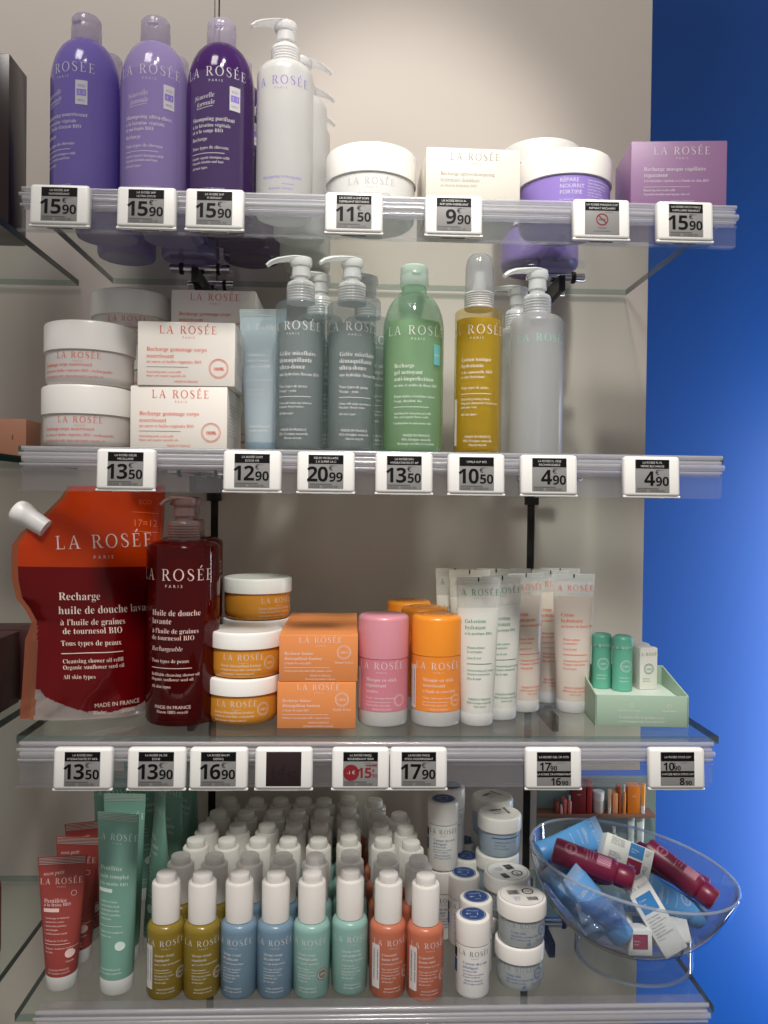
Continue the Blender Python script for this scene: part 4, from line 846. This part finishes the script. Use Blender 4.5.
for i, (c, px, py, rz, st, bd) in enumerate(cols):
    p = at4(px, py, .018)
    proto = serum(c, '%s serum bottle with white cap at the front of the %s column' % (c, cn[i]), p, rz, st, bd)
    n = (5, 5, 5, 5, 5, 5, 5, 4)[i]
    for k in range(1, n+1):
        j = random.Random(i*17+k)
        dup(proto, (p[0]+drift[i]*k+j.uniform(-.0010, .0010), p[1]+.0385*k+j.uniform(-.0006, .0006), Z4), rz+j.uniform(-20, 20), '%s serum bottle in the %s column, %s' % (c, cn[i], on[k-1]), 'serum bottles')
# white sticks with blue discs and white jars
WS = mat('white_stick_plastic', (232, 230, 226), 0.32)
wl = brand(1, 42, 4.6)+[(-11, 33.6, 3.8, 'Contour des yeux', 's', 'l', 2), (-11, 29.8, 3.8, 'défatigant', 's', 'l', 2), (-11, 26.6, 2.6, 'au bleuet BIO', 's', 'l', 2), (-11, 23.6, 2.3, 'Anti-fatigue eye contour', 's', 'l', 2), (-11, 21, 2.3, 'Organic cornflower', 's', 'l', 2), (0, 17.4, 2.3, 'MADE IN FRANCE', 'n', 'c', 2), (0, 14.6, 2.2, "98% d'origine naturelle", 's', 'c', 2)]
def wstick(label, loc, rz):
    t = thing('eye_stick', label, 'stick', 'white eye sticks', loc, rz); b = MB(); r = 17
    b.lathe([(0, 0), (r-2.4, 0), (r-.6, 1), (r, 3.2), (r, 50.4), (0, 50.4)], n=40); b.text(cyl(r), wl, 1); b.text(cyl(r, -74), [(0, 28, 0, (6, 13), 'patch', 'c', 2), (0, 41, 0, (6, 9), 'patch', 'c', 3)], 2)
    b.build('body', [WS, mat('slate_print', (96, 96, 104), .5), INKBL, INKB], t)
    b = MB(); b.lathe([(0, 51), (r-.3, 51), (r+.2, 51.4), (r+.2, 71.6), (r-.6, 73.8), (r-2.6, 75), (0, 75)], n=40)
    b.text(topdisc(75), [(0, 0, 13, 0, 'disc', 'c', 1), (0, 0, 12, .4, 'ring', 'c', 2, 0, 0, 1), (-4.6, -2.2, 4.8, '4=', 'n', 'c', 2, 0, 0, 1), (4.4, -2.2, 6, '1', 'n', 'c', 2, 0, 0, 1), (0, 4.6, 2.4, 'RECHARGE', 'n', 'c', 2, 0, 0, 1), (0, -7, 2.4, 'STICK', 'n', 'c', 2, 0, 0, 1)], 1)
    b.build('cap', [CAPW, INKNAVY, INKW], t); return t
ws = wstick('white eye stick with blue disc on the cap, front of its row', at4(474.5, 1000, .017), -4)
p0 = ws.location
GWS = 'white eye sticks'
SH_ = .0754
def stk(px, py, Y, n, rz, l):            # a cap disc seen at this pixel, n sticks high
    x = at_y(px, py, Y).x; dup(ws, (x, Y, Z4+SH_*(n-1)), rz, l, GWS)
stk(476, 902, p0.y+.035, 1, 10, 'white eye stick with blue disc directly behind the front one')
stk(464, 875, .118, 1, -8, 'white eye stick with blue disc beside the coral serums, third of its row')
stk(467, 857, .160, 1, 20, 'white eye stick with blue disc low behind the third one of the row')
stk(464, 842, .202, 1, 0, 'white eye stick with blue disc low at the rear of the row')
for n_, w_ in ((1, 'at the foot of'), (2, 'on top of')):
    stk(443, 820, .134, n_, -6, 'white eye stick %s the pair nearest the coral serums' % w_)
    stk(450, 810, .176, n_, -12, 'white eye stick %s the rear pair by the wall' % w_)
WJR = see('pale_grey_jar', (224, 230, 232), 0.86, (206, 212, 212), 0.25, transl=.35)
jl = [*brand(-3, 20.5, 4.6), (-17, 15, 3.2, 'Crème riche', 's', 'l', 2), (-17, 11.6, 2.8, 'réparatrice au bleuet BIO', 's', 'l', 2), (-17, 8.6, 2.4, 'Rich repairing cream', 's', 'l', 2), (1, 4.4, 4, 'x8', 's', 'c', 2), (1, 1.8, 1.8, 'rechargeable', 's', 'c', 2), *emblem(17, 17, 5.6, 2), (17, 7, 3, 'Simple & bon', 'i', 'c', 2)]
tp_ = [(0, 0, 21.6, .3, 'ring', 'c', 1), (-7, 6, 1.1, (12, 9), 'bars', 'c', 1), (8, 7, 6, 1.4, 'ring', 'c', 1), (8, 5.4, 4, '12M', 'n', 'c', 1), (9, -8, 1.2, (11, 7), 'bars', 'c', 1), (-7, -5, 2.4, 'CRÈME', 'n', 'c', 2), (-7, -8, 2.4, 'VISAGE', 'n', 'c', 2), (-7, -11, 2.4, '50 ml', 'n', 'c', 2)]
GWJ = 'white face cream jars'
pj = at4(524, 994, .0246)
wj = jar('face_cream_jar', 'white face cream jar at the foot of the front stack', GWJ, pj, -2, 24.8, 43, 16.5, WJR, CAPW, jl, mat('grey_blue_print', (134, 142, 156), .5), top=tp_, mark=INKBL)
S_ = .0432
dup(wj, (pj[0]+.0015, pj[1]-.001, Z4+S_), 4, 'white face cream jar on top of the front stack, printed symbols on the lid', GWJ)
y2 = pj[1]+.0515; x2 = at_y(508, 890, y2).x
dup(wj, (x2, y2, Z4), 0, 'white face cream jar at the foot of the second stack', GWJ); dup(wj, (x2-.001, y2, Z4+S_), -70, 'white face cream jar on top of the second stack, behind the front one', GWJ)
BJ2 = see('pale_blue_jar', (212, 222, 230), 0.88, (196, 211, 222), 0.25, transl=.35)
tq = [(-1, 1, 2.8, 'RECHARGE', 'n', 'c', 1), (-1, -4, 2.8, 'CRÈME 50 ml', 'n', 'c', 1), (10, 3, 1.2, (3, 18), 'bars', 'c', 1), (-2, 7, 1.1, (14, 4), 'bars', 'c', 1)]
jb = [(0, 22, 0, (36, 1.2), 'patch', 'c', 2), (-15, 17, 2.6, 'Appliquer matin et soir', 's', 'l', 2), (-15, 13.4, 2.6, 'sur le visage', 's', 'l', 2), (-15, 9.8, 2.6, 'et le cou propres', 's', 'l', 2)]
y3 = pj[1]+.103; x3 = at_y(499, 850, y3).x
b3 = None
for k, (dx, what) in enumerate(((-.004, 'lowest'), (-.002, 'middle one'), (0, 'topmost'))):
    l = 'pale blue labelled cream jar in the third stack back, '+what
    lo = (x3+dx, y3, Z4+S_*k)
    if b3 is None: b3 = jar('face_cream_jar', l, GWJ, lo, 6, 24.8, 43, 16.5, BJ2, CAPW, jb, INKBL, top=tq, mark=INKBL)
    else: dup(b3, lo, -6+10*k, l, GWJ)
y4 = pj[1]+.154; x4 = at_y(492, 820, y4).x
for k, what in enumerate(('lowest', 'middle one', 'topmost by the upright')): dup(b3, (x4, y4, Z4+S_*k), 20*k, 'pale blue labelled cream jar in the rearmost stack, '+what, GWJ)

# ------------------------------------------------------------------ clear bowl and its contents
RIM = see('bright_acrylic_edge', (240, 244, 248), .38, (232, 238, 244), .05, refl=2.2)
BOWL = see('clear_acrylic', (246, 248, 250), 0.045, (226, 232, 238), 0.02, refl=1.9)
bc = at_y(634, 862, .09); BR_ = .110; tilt = R(8)
bx, by = bc.x, .09; zc = Z4+.008+BR_      # centre of the spherical bowl
t = thing('display_bowl', 'clear slanted acrylic bowl full of blue and maroon products', 'bowl', None, (bx, by, Z4))
prof = []; ro, ri = BR_*1000, BR_*1000-2.6
A0, A1 = 0, 80
for k in range(0, 25): a = R(A0+(A1-A0)*k/24); prof.append((ro*math.sin(a), -ro*math.cos(a)))
prof.append(((ro-.4)*math.sin(R(80.6)), -(ro-.4)*math.cos(R(80.6)))); prof.append(((ri+.4)*math.sin(R(80.6)), -(ri+.4)*math.cos(R(80.6))))
for k in range(24, -1, -1): a = R(A0+(A1-A0)*k/24); prof.append((ri*math.sin(a), -ri*math.cos(a)))
b = MB(); Mt = Matrix.Rotation(tilt, 3, 'Y'); b.lathe(prof, n=72, M=Mt, c=(0, 0, (zc-Z4)*1000)); b.build('bowl', BOWL, t)
b = MB(); q = []
for k in range(9): a = 2*math.pi*k/8; q.append(((ro-1.3)*math.sin(R(A1))+1.7*math.cos(a), -(ro-1.3)*math.cos(R(A1))+1.7*math.sin(a)))
b.lathe(q, n=72, M=Mt, c=(0, 0, (zc-Z4)*1000)); b.build('rim', RIM, t)
b = MB(); b.lathe([(61, .8), (61, 34), (57.6, 34), (57.6, .8), (61, .8)], n=60); ft = b.build('foot_ring', BOWL, t)
b = MB(); b.lathe([(57.4, 0), (61.4, 0), (61.4, 1.4), (57.4, 1.4), (57.4, 0)], n=60); b.build('foot_edge', RIM, ft)
TB = mat('sky_blue_tube', (92, 154, 214), 0.35); TM = mat('maroon_tube', (116, 24, 58), 0.35); BWH = mat('white_carton', (228, 228, 224), 0.45)
def mini_tube(label, group, m, ink, H=80, r=12.5, name='travel_tube'):
    L = brand(0, 68, 3.6)+[(-9, 58, 3.6, 'Crème', 's', 'l'), (-9, 56, 3.6, 'réparatrice', 's', 'l'), (-9, 50, 2.6, 'mains et visage', 's', 'l'), (-9, 40, .4, 16, 'rule', 'l'), *emblem(4, 30, 6)]+[(4, 66-4*k, .5, 8, 'rule', 'l') for k in range(0)]
    o = squeeze_tube('travel_tube', label, group, (0, 0, 0), 0, r, 17, H, 18, m, m, ink, L, crimp=5)
    o.scale = (1, 1, 1); return o
def bottle_small(label, group, m, ink):
    t = thing('travel_bottle', label, 'bottle', group); b = MB()
    b.lathe([(0, 0), (11, 0), (12.6, 1), (13, 3), (13, 60), (12, 63), (10, 65), (0, 65)], n=32); b.text(cyl(13), [(-30, 0, 0, '', 'n', 'l')]+[(0, 50, 1.1, (12, 14), 'bars', 'c')]+[(-8, 38-3*k, 2.3, s, 'n', 'l') for k, s in enumerate(('Gel douche', 'ultra-doux', 'peaux sensibles', '75 ml'))]+emblem(0, 16, 6), 1); b.build('bottle', [m, ink], t)
    b = MB(); b.lathe([(0, 64.5), (11, 64.5), (11.6, 65.3), (11.6, 79), (10.4, 81.4), (7, 82.2), (0, 82.2)], n=32); b.build('cap', m, t); return t
def mini_box(label, group, w, d, h, front):
    return carton('small_carton', label, group, (0, 0, 0), 0, w, d, h, BWH, mat('grey_small_print', (110, 112, 118), .5), front, None, [mat('blue_panel', (62, 132, 196), .4), mat('maroon_panel', (142, 26, 68), .4), INKW])
def orient(o, pos, along, face):
    """lay o so that its local z runs along 'along' and its front (-y) looks towards 'face'"""
    z = Vector(along).normalized(); f = Vector(face); f = (f-z*f.dot(z)).normalized(); y = -f; x = y.cross(z)
    o.rotation_euler = Matrix((x, y, z)).transposed().to_euler(); o.location = Vector(pos)
def settle(o):
    """nudge a laid thing until it lies inside the curved bowl"""
    bpy.context.view_layer.update(); C0 = Vector((bx, by, zc))
    parts = [o]+children(o)
    P = [p.matrix_world @ v.co for p in parts if p.type == 'MESH' for v in p.data.vertices]
    sh = Vector((0, 0, 0))
    for _ in range(0):
        wst = max(P, key=lambda q: (q+sh-C0).length); d = wst+sh-C0
        if d.length <= BR_-.0035: break
        sh -= d.normalized()*(d.length-BR_+.0036)
    o.location += sh
def lay(o, pa, Ya, pb, Yb, face=(0, -1, .6), H=.09):
    a, c = at_y(pa[0], pa[1], Ya-.042), at_y(pb[0], pb[1], Yb-.042); d = (c-a).normalized(); orient(o, (a+c)/2-d*H/2, d, face)
VIEW = (0, -1, .45)
a = mini_tube('sky blue travel tube lying at the left edge of the bowl, cap outward', 'blue travel tubes in the bowl', TB, INKW); lay(a, (536, 866), .135, (584, 848), .150)
bt = bottle_small('maroon travel bottle lying across the left half of the bowl, barcode up', 'maroon bottles in the bowl', TM, mat('rose_small_print', (214, 150, 170), .5)); lay(bt, (562, 874), .100, (634, 902), .078, (0, -.7, 1))
def cp(o, label, group=None): return dup(o, (0, 0, 0), 0, label, group)
c2 = cp(bt, 'maroon travel bottle at the right of the bowl, pointing to the lower right', 'maroon bottles in the bowl'); lay(c2, (652, 866), .145, (704, 906), .110, (.2, -.7, 1))
c3 = cp(bt, 'maroon travel bottle behind the other at the right edge of the bowl', 'maroon bottles in the bowl'); lay(c3, (664, 868), .180, (712, 893), .150, (0, -.7, 1))
c4 = cp(bt, 'maroon travel bottle mostly hidden under the white carton at the left', 'maroon bottles in the bowl'); lay(c4, (548, 868), .150, (606, 872), .165, (0, -.7, 1))
front = [(8, 40, 0, (16, 24), 'patch', 'c', 2), (8, 15, 0, (16, 24), 'patch', 'c', 3)]+[(-21, 47-3*k, 2.4, s, 'n', 'l') for k, s in enumerate(('Mode d\'emploi :', 'appliquer matin', 'et soir sur peau', 'propre et sèche'))]+[(-21, 24-3*k, 2.4, s, 'n', 'l') for k, s in enumerate(('Ingrédients :', 'aqua, glycerin,', 'parfum naturel', 'tocopherol', '50 ml e'))]+[(18, 45-3.4*k, 2.3, s, 'n', 'l') for k, s in enumerate(('Crème', 'mains', 'BIO'))]+[(18, 20-3.4*k, 2.3, s, 'n', 'l') for k, s in enumerate(('Savon', 'doux', 'BIO'))]+[(2, 40, 3, 'Crème', 'n', 'l', 4, 0, 0, 1), (2, 36, 2.4, 'mains', 'n', 'l', 4, 0, 0, 1), (2, 14, 3, 'Savon', 'n', 'l', 4, 0, 0, 1), (2, 10, 2.4, 'visage', 'n', 'l', 4, 0, 0, 1)]
bx1 = mini_box('white carton with blue and maroon panels lying on top of the bowl heap', None, 54, 18, 32, [(z[0], z[1]*.62, z[2] if z[4] in ('n',) else 0, (z[3][0], z[3][1]*.56) if z[4] == 'patch' else z[3])+tuple(z[4:]) for z in front])
pa = at_y(619, 872, .088); orient(bx1, pa, (.14, .42, .9), (.12, -.9, .6)); bx1.rotation_euler.rotate_axis('Y', R(13)); settle(bx1)
sm = [(0, 22, 0, (18, 22), 'patch', 'c', 2), (-7, 26, 2.6, 'Crème', 'n', 'l', 4, 0, 0, 1), (-7, 22, 2.6, 'mains', 'n', 'l', 4, 0, 0, 1), (-8, 52, 3, 'LA ROSÉE', 'B', 'l', 1), (-8, 46, 2.3, 'Coffret voyage', 'n', 'l'), (-8, 42, 2.3, 'trois soins', 'n', 'l')]+[(-9, 8-2.6*k, 1.9, s, 'n', 'l') for k, s in enumerate(('avec karité BIO', 'MADE IN FRANCE'))]
sm = [(0, 52, 0, (17, 18), 'patch', 'c', 2), (-7, 55, 2.8, 'Crème', 'n', 'l', 4, 0, 0, 1), (-7, 51, 2.4, 'mains', 'n', 'l', 4, 0, 0, 1), (-8, 67, 2.8, 'LA ROSÉE', 'B', 'l', 1)]+[(-9.5, 38-3.1*k, 2.3, s, 'n', 'l') for k, s in enumerate(('Soin réparateur', 'mains et visage', 'au beurre de karité', 'Peaux sèches', 'Hand and face', 'repair cream', 'MADE IN FRANCE', '50 ml e'))]
bx2 = mini_box('white carton with one blue panel leaning in the front of the bowl', 'small white cartons in the bowl', 25, 18, 74, sm); lay(bx2, (668, 952), .075, (638, 901), .090, (-.35, -.85, .6))
bx3 = mini_box('small white carton with maroon square at the bottom of the bowl', 'small white cartons in the bowl', 24, 20, 24, [(0, 13, 0, (15, 14), 'patch', 'c', 3), (-6, 13, 2.4, 'Savon', 'n', 'l', 4, 0, 0, 1), (-6, 10, 2, 'visage', 'n', 'l', 4, 0, 0, 1)]); orient(bx3, at_y(633, 958, .036), (.02, .15, 1), (-.02, -1, .12)); settle(bx3)
bx4 = cp(bx2, 'white carton with small print lying under the leaning carton, lower right', 'small white cartons in the bowl'); lay(bx4, (690, 950), .108, (640, 945), .105, (0, -.8, .9))
d2 = cp(a, 'sky blue travel tube lying under the leaning white carton', 'blue travel tubes in the bowl'); lay(d2, (706, 932), .112, (634, 890), .100, (0, -.8, .8))
d3 = cp(a, 'sky blue travel tube at the lower left of the bowl, cap pointing down', 'blue travel tubes in the bowl'); lay(d3, (606, 944), .078, (558, 890), .092, (.3, -1, .5))
d4 = cp(a, 'sky blue travel tube against the left wall of the bowl', 'blue travel tubes in the bowl'); lay(d4, (584, 930), .082, (548, 880), .105, (-.1, -1, .4))
d5 = cp(a, 'sky blue travel tube deep in the middle of the bowl', 'blue travel tubes in the bowl'); lay(d5, (650, 925), .12, (590, 905), .13, (0, -.8, .8))
# the heap settles: capsules standing in for the items are pushed apart and kept inside the bowl
HEAP = [(a, 80, 13.5), (bt, 82, 13.2), (c2, 82, 13.2), (c3, 82, 13.2), (c4, 82, 13.2), (d2, 80, 13.5), (d3, 80, 13.5), (d4, 80, 13.5), (d5, 80, 13.5), (bx1, 32, 15), (bx2, 74, 12.5), (bx3, 24, 13.5), (bx4, 74, 12.5)]
HP = []
for o, hh, rr in HEAP:
    m_ = o.rotation_euler.to_matrix(); zdir = m_ @ Vector((0, 0, 1)); rr /= 1000; L_ = max(.002, hh/1000-2*rr*.8); mid = o.location+zdir*hh/2000
    if o is bx1: xdir = m_ @ Vector((1, 0, 0)); HP.append([mid, xdir*(.054/2-.010), .0125, mid.copy()])
    else: HP.append([mid, zdir*L_/2, rr, mid.copy()])
def seg_close(p, u, q, v):
    best = None
    for i in range(9):
        A_ = p+u*(i/4-1); t_ = 0 if v.length_squared < 1e-12 else max(-1, min(1, (A_-q).dot(v)/v.length_squared)); B_ = q+v*t_; d = (A_-B_).length
        if best is None or d < best[0]: best = (d, A_, B_)
    return best
C0 = Vector((bx, by, zc))
for it in range(260):
    for i in range(len(HP)):
        for j in range(i):
            d, A_, B_ = seg_close(HP[i][0], HP[i][1], HP[j][0], HP[j][1]); need = HP[i][2]+HP[j][2]
            if d < need:
                dirv = (A_-B_).normalized() if d > 1e-5 else Vector((.3, .5, .8)); k = (need-d)*.5*.6; HP[i][0] = HP[i][0]+dirv*k; HP[j][0] = HP[j][0]-dirv*k
    for h_ in HP:
        for sg in (-1, 1):
            e = h_[0]+h_[1]*sg-C0; lim = BR_-.0035-h_[2]
            if e.length > lim: h_[0] = h_[0]-e.normalized()*(e.length-lim)
        if it < 200: h_[0] = h_[0]+(h_[3]-h_[0])*.03
for (o, hh, rr), h_ in zip(HEAP, HP): o.location += h_[0]-h_[3]
# the clear sachet with its glints, in front of the blue tubes
SA = see('clear_sachet', (216, 228, 242), 0.22, (186, 206, 232), 0.05, refl=2.2)
b = MB(); n = 18; v, f = [], []
for j in range(n+1):
    for i in range(n+1):
        u, q = i/n-.5, j/n-.5; rr = random.Random(i*31+j)
        v.append((u*44, -3*math.cos(u*3)*math.cos(q*3)-2.2*math.sin(9*u+7*q)-1.4*math.sin(15*q-6*u), q*30))
for j in range(n):
    for i in range(n): f.append((j*(n+1)+i, j*(n+1)+i+1, (j+1)*(n+1)+i+1, (j+1)*(n+1)+i))
k = len(v); v += [(p[0], p[1]+1.2, p[2]) for p in v]; f += [tuple(i+k for i in q[::-1]) for q in f]
b.add(v, f); so = tag(b.build('sachet', SA), 'crinkled clear sachet with bright glints in the front left of the bowl', 'sachet'); orient(so, at_y(602, 914, .018), (-.25, .25, .9), (-.2, -1, .35)); settle(so)

# ------------------------------------------------------------------ neighbouring bay at the left
DB = mat('dark_brown_card', (44, 30, 30), 0.25); DB2 = mat('dark_red_card', (74, 42, 40), 0.4)
nb = carton('dark_box', 'tall dark brown glossy box on the neighbouring top shelf, right one', 'dark boxes of the neighbouring bay', (-.385, .128, Z1-.004), 0, 42, 45, 186, DB, mat('brown_print', (110, 90, 84), .5), [(-14, 150, 6, 'parfum', 'n', 'l')])
dup(nb, (-.431, .098, Z1-.004), 3, 'tall dark brown glossy box cut by the left edge of the photo', 'dark boxes of the neighbouring bay')
TBX = mat('tan_card', (200, 140, 112), 0.5)
carton('tan_box', 'small tan box at far left beside the second shelf', None, (-.410, .175, Z2-.004), 0, 92, 42, 43, TBX, INKB, [(32, 20, 3.4, 'soin', 'n', 'l', 1, 0, 90), (-12, 32, 3.4, 'baume', 'n', 'l')])
n2 = carton('dark_red_box', 'dark red brown box at far left beside the red pouch, front one', 'dark red boxes of the neighbouring bay', (-.398, .115, Z3-.004), 0, 68, 50, 78, DB2, mat('brick_print', (130, 80, 74), .5), [(14, 26, 0, (12, 16), 'patch', 'c'), (-28, 60, 5, 'soin visage', 'n', 'l')])
dup(n2, (-.392, .172, Z3-.004), 4, 'dark red brown box at far left, behind the front one', 'dark red boxes of the neighbouring bay')
RBT = see('red_gel_bottle', (190, 24, 44), 0.72, (168, 18, 40), 0.10, transl=.5)
t = thing('gel_bottle', 'glossy red bottle with white label at far left of the bottom shelf', 'bottle', None, (-.386, .088, Z4-.004)); b = MB()
b.lathe([(0, 8), (22, 8), (24, 10), (24.4, 14), (24.4, 78), (23, 86), (18, 89), (0, 89.5)], n=40); b.text(cyl(24.4), [(2, 24, 0, (24, 18), 'patch', 'c', 1)], 1); b.build('bottle', [RBT, INKPALE], t)
b = MB(); b.lathe([(0, 0), (21, 0), (22.4, 1), (22.4, 8), (0, 8)], n=40); b.build('base', see('clear_base', (230, 220, 222), .3, (200, 190, 190), .1), t)
# ------------------------------------------------------------------ far display seen through the open panel beside the bottom shelf
TEAL = mat('teal_panel', (128, 150, 144), 0.6, noise=.05, nscale=10); WOOD = mat('brown_board', (128, 88, 70), 0.45, noise=.12, nscale=20)
fx1 = at_y(655, 850, .578).x*1000
b = MB(); b.box(150, fx1, 578, 590, at_y(648, 916, .578).z*1000, at_y(648, 778, .578).z*1000); struct(b.build('wall_far', TEAL))
zb1, zb2 = at_y(600, 813, .555).z, at_y(640, 849, .555).z
for z, l in ((zb1, 'upper brown board of the far display, seen through the open panel'), (zb2, 'lower brown board of the far display, behind the clear bowl')):
    b = MB(); b.box(250, fx1*1.298/1.328, 548, 577.5, z*1000-6, z*1000, 0, .8); tag(b.build('display_board', WOOD), l, 'shelf board', 'boards of the far display')
def farx(px, py, Y): return at_y(px, py, Y).x
def far_item(px0, px1, ptop, zb, m, kind, label, Y=.551):
    x0, x1 = farx(px0, 815, Y), farx(px1, 815, Y); h = (at_y(px0, ptop, Y).z-zb)*1000; w = (x1-x0)*1000
    if kind == 'box':
        o = carton('far_box', label, 'products of the far display', ((x0+x1)/2, Y+.010, zb), 0, w, 18, h, m, INKW, [(0, h*.6, min(4, w*.22), 'soin', 'n', 'c')]); return o
    t = thing('far_bottle' if kind == 'bottle' else 'far_jar' if kind == 'jar' else 'far_tube', label, 'product', 'products of the far display', ((x0+x1)/2, Y+min(.0125, w/2000), zb)); b = MB(); r = w/2
    if kind == 'bottle': b.lathe([(0, 0), (r*.95, 0), (r, 1.5), (r, h*.66), (r*.6, h*.74), (0, h*.74)], n=20); b.build('bottle', m, t); b = MB(); b.lathe([(0, h*.74), (r*.55, h*.74), (r*.55, h), (0, h)], n=18); b.build('cap', CAPW, t)
    elif kind == 'jar': b.lathe([(0, 0), (r*.9, 0), (r*.94, 2), (r*.94, h*.6), (0, h*.6)], n=24); b.build('jar_body', m, t); b = MB(); b.lathe([(0, h*.6), (r, h*.6), (r, h-1), (r-1, h), (0, h)], n=24); b.build('lid', WHITE, t)
    else: b.lathe([(0, 0), (r*.8, 0), (r*.85, h*.25), (0, h*.25)], n=20); b.build('cap', CAPW, t); b = MB(); v = []; [v.append((a_*math.cos(2*math.pi*k/20), b2*math.sin(2*math.pi*k/20), z)) for a_, b2, z in ((r*.8, r*.8, h*.25), (r*.9, r*.6, h*.6), (r, .8, h)) for k in range(20)]; b.add(v, [(i*20+k, i*20+(k+1) % 20, (i+1)*20+(k+1) % 20, (i+1)*20+k) for i in range(2) for k in range(20)]+[tuple(range(19, -1, -1)), tuple(40+k for k in range(20))]); b.build('tube_body', m, t)
    return t
FM = lambda n, c: mat('far_'+n, c, .4)
ITEMS = [(556, 559, 803, FM('brown', (140, 70, 50)), 'box', 'slim brown box at the left end of the far upper board'), (560, 563, 805, FM('rose', (220, 160, 150)), 'bottle', 'small pale rose bottle on the far upper board'), (564, 567, 800, FM('pink', (224, 120, 110)), 'box', 'slim pink box on the far upper board'), (568, 572, 796, FM('rose2', (206, 130, 116)), 'bottle', 'rose bottle left of the dark red product on the far board'),
         (572, 586, 783, FM('maroon', (122, 24, 32)), 'box', 'dark maroon box, widest one on the far upper board'), (587, 592, 782, FM('red', (170, 40, 36)), 'box', 'tall red box beside the maroon box on the far board'), (594, 606, 793, FM('cream', (222, 208, 200)), 'jar', 'white jar with white lid on the far upper board'), (608, 612, 790, FM('beige', (226, 190, 160)), 'tube', 'beige tube right of the white jar on the far board'), (613, 618, 794, FM('peach', (232, 160, 110)), 'box', 'peach box on the far upper board'), (619, 621.5, 787, FM('rust', (180, 84, 40)), 'box', 'slim rust box on the far upper board'), (623, 626, 785, FM('amber', (214, 130, 50)), 'bottle', 'slim amber bottle on the far upper board'), (628, 640, 786, FM('orange', (222, 126, 36)), 'box', 'orange box near the right end of the far board'), (641, 646, 784, FM('orange2', (232, 150, 50)), 'tube', 'orange tube at the right end of the far board')]
for it in ITEMS: far_item(it[0], it[1], it[2], zb1, it[3], it[4], it[5])
ITEMS2 = [(568, 573, 828, FM('olive', (170, 140, 40)), 'bottle', 'olive bottle on the lower far board behind the blue tube'), (576, 582, 838, FM('slate', (70, 90, 110)), 'jar', 'small slate jar on the lower far board'), (584, 590, 840, FM('dim', (120, 130, 130)), 'jar', 'small grey jar on the lower far board'), (612, 618, 828, FM('grey', (150, 160, 160)), 'bottle', 'grey bottle on the lower far board'), (629, 636, 818, FM('white', (196, 206, 200)), 'tube', 'white tube on the lower far board, left of a pair'), (638, 646, 820, FM('white2', (206, 214, 208)), 'tube', 'white tube on the lower far board, right of a pair')]
for it in ITEMS2: far_item(it[0], it[1], it[2], zb2, it[3], it[4], it[5])
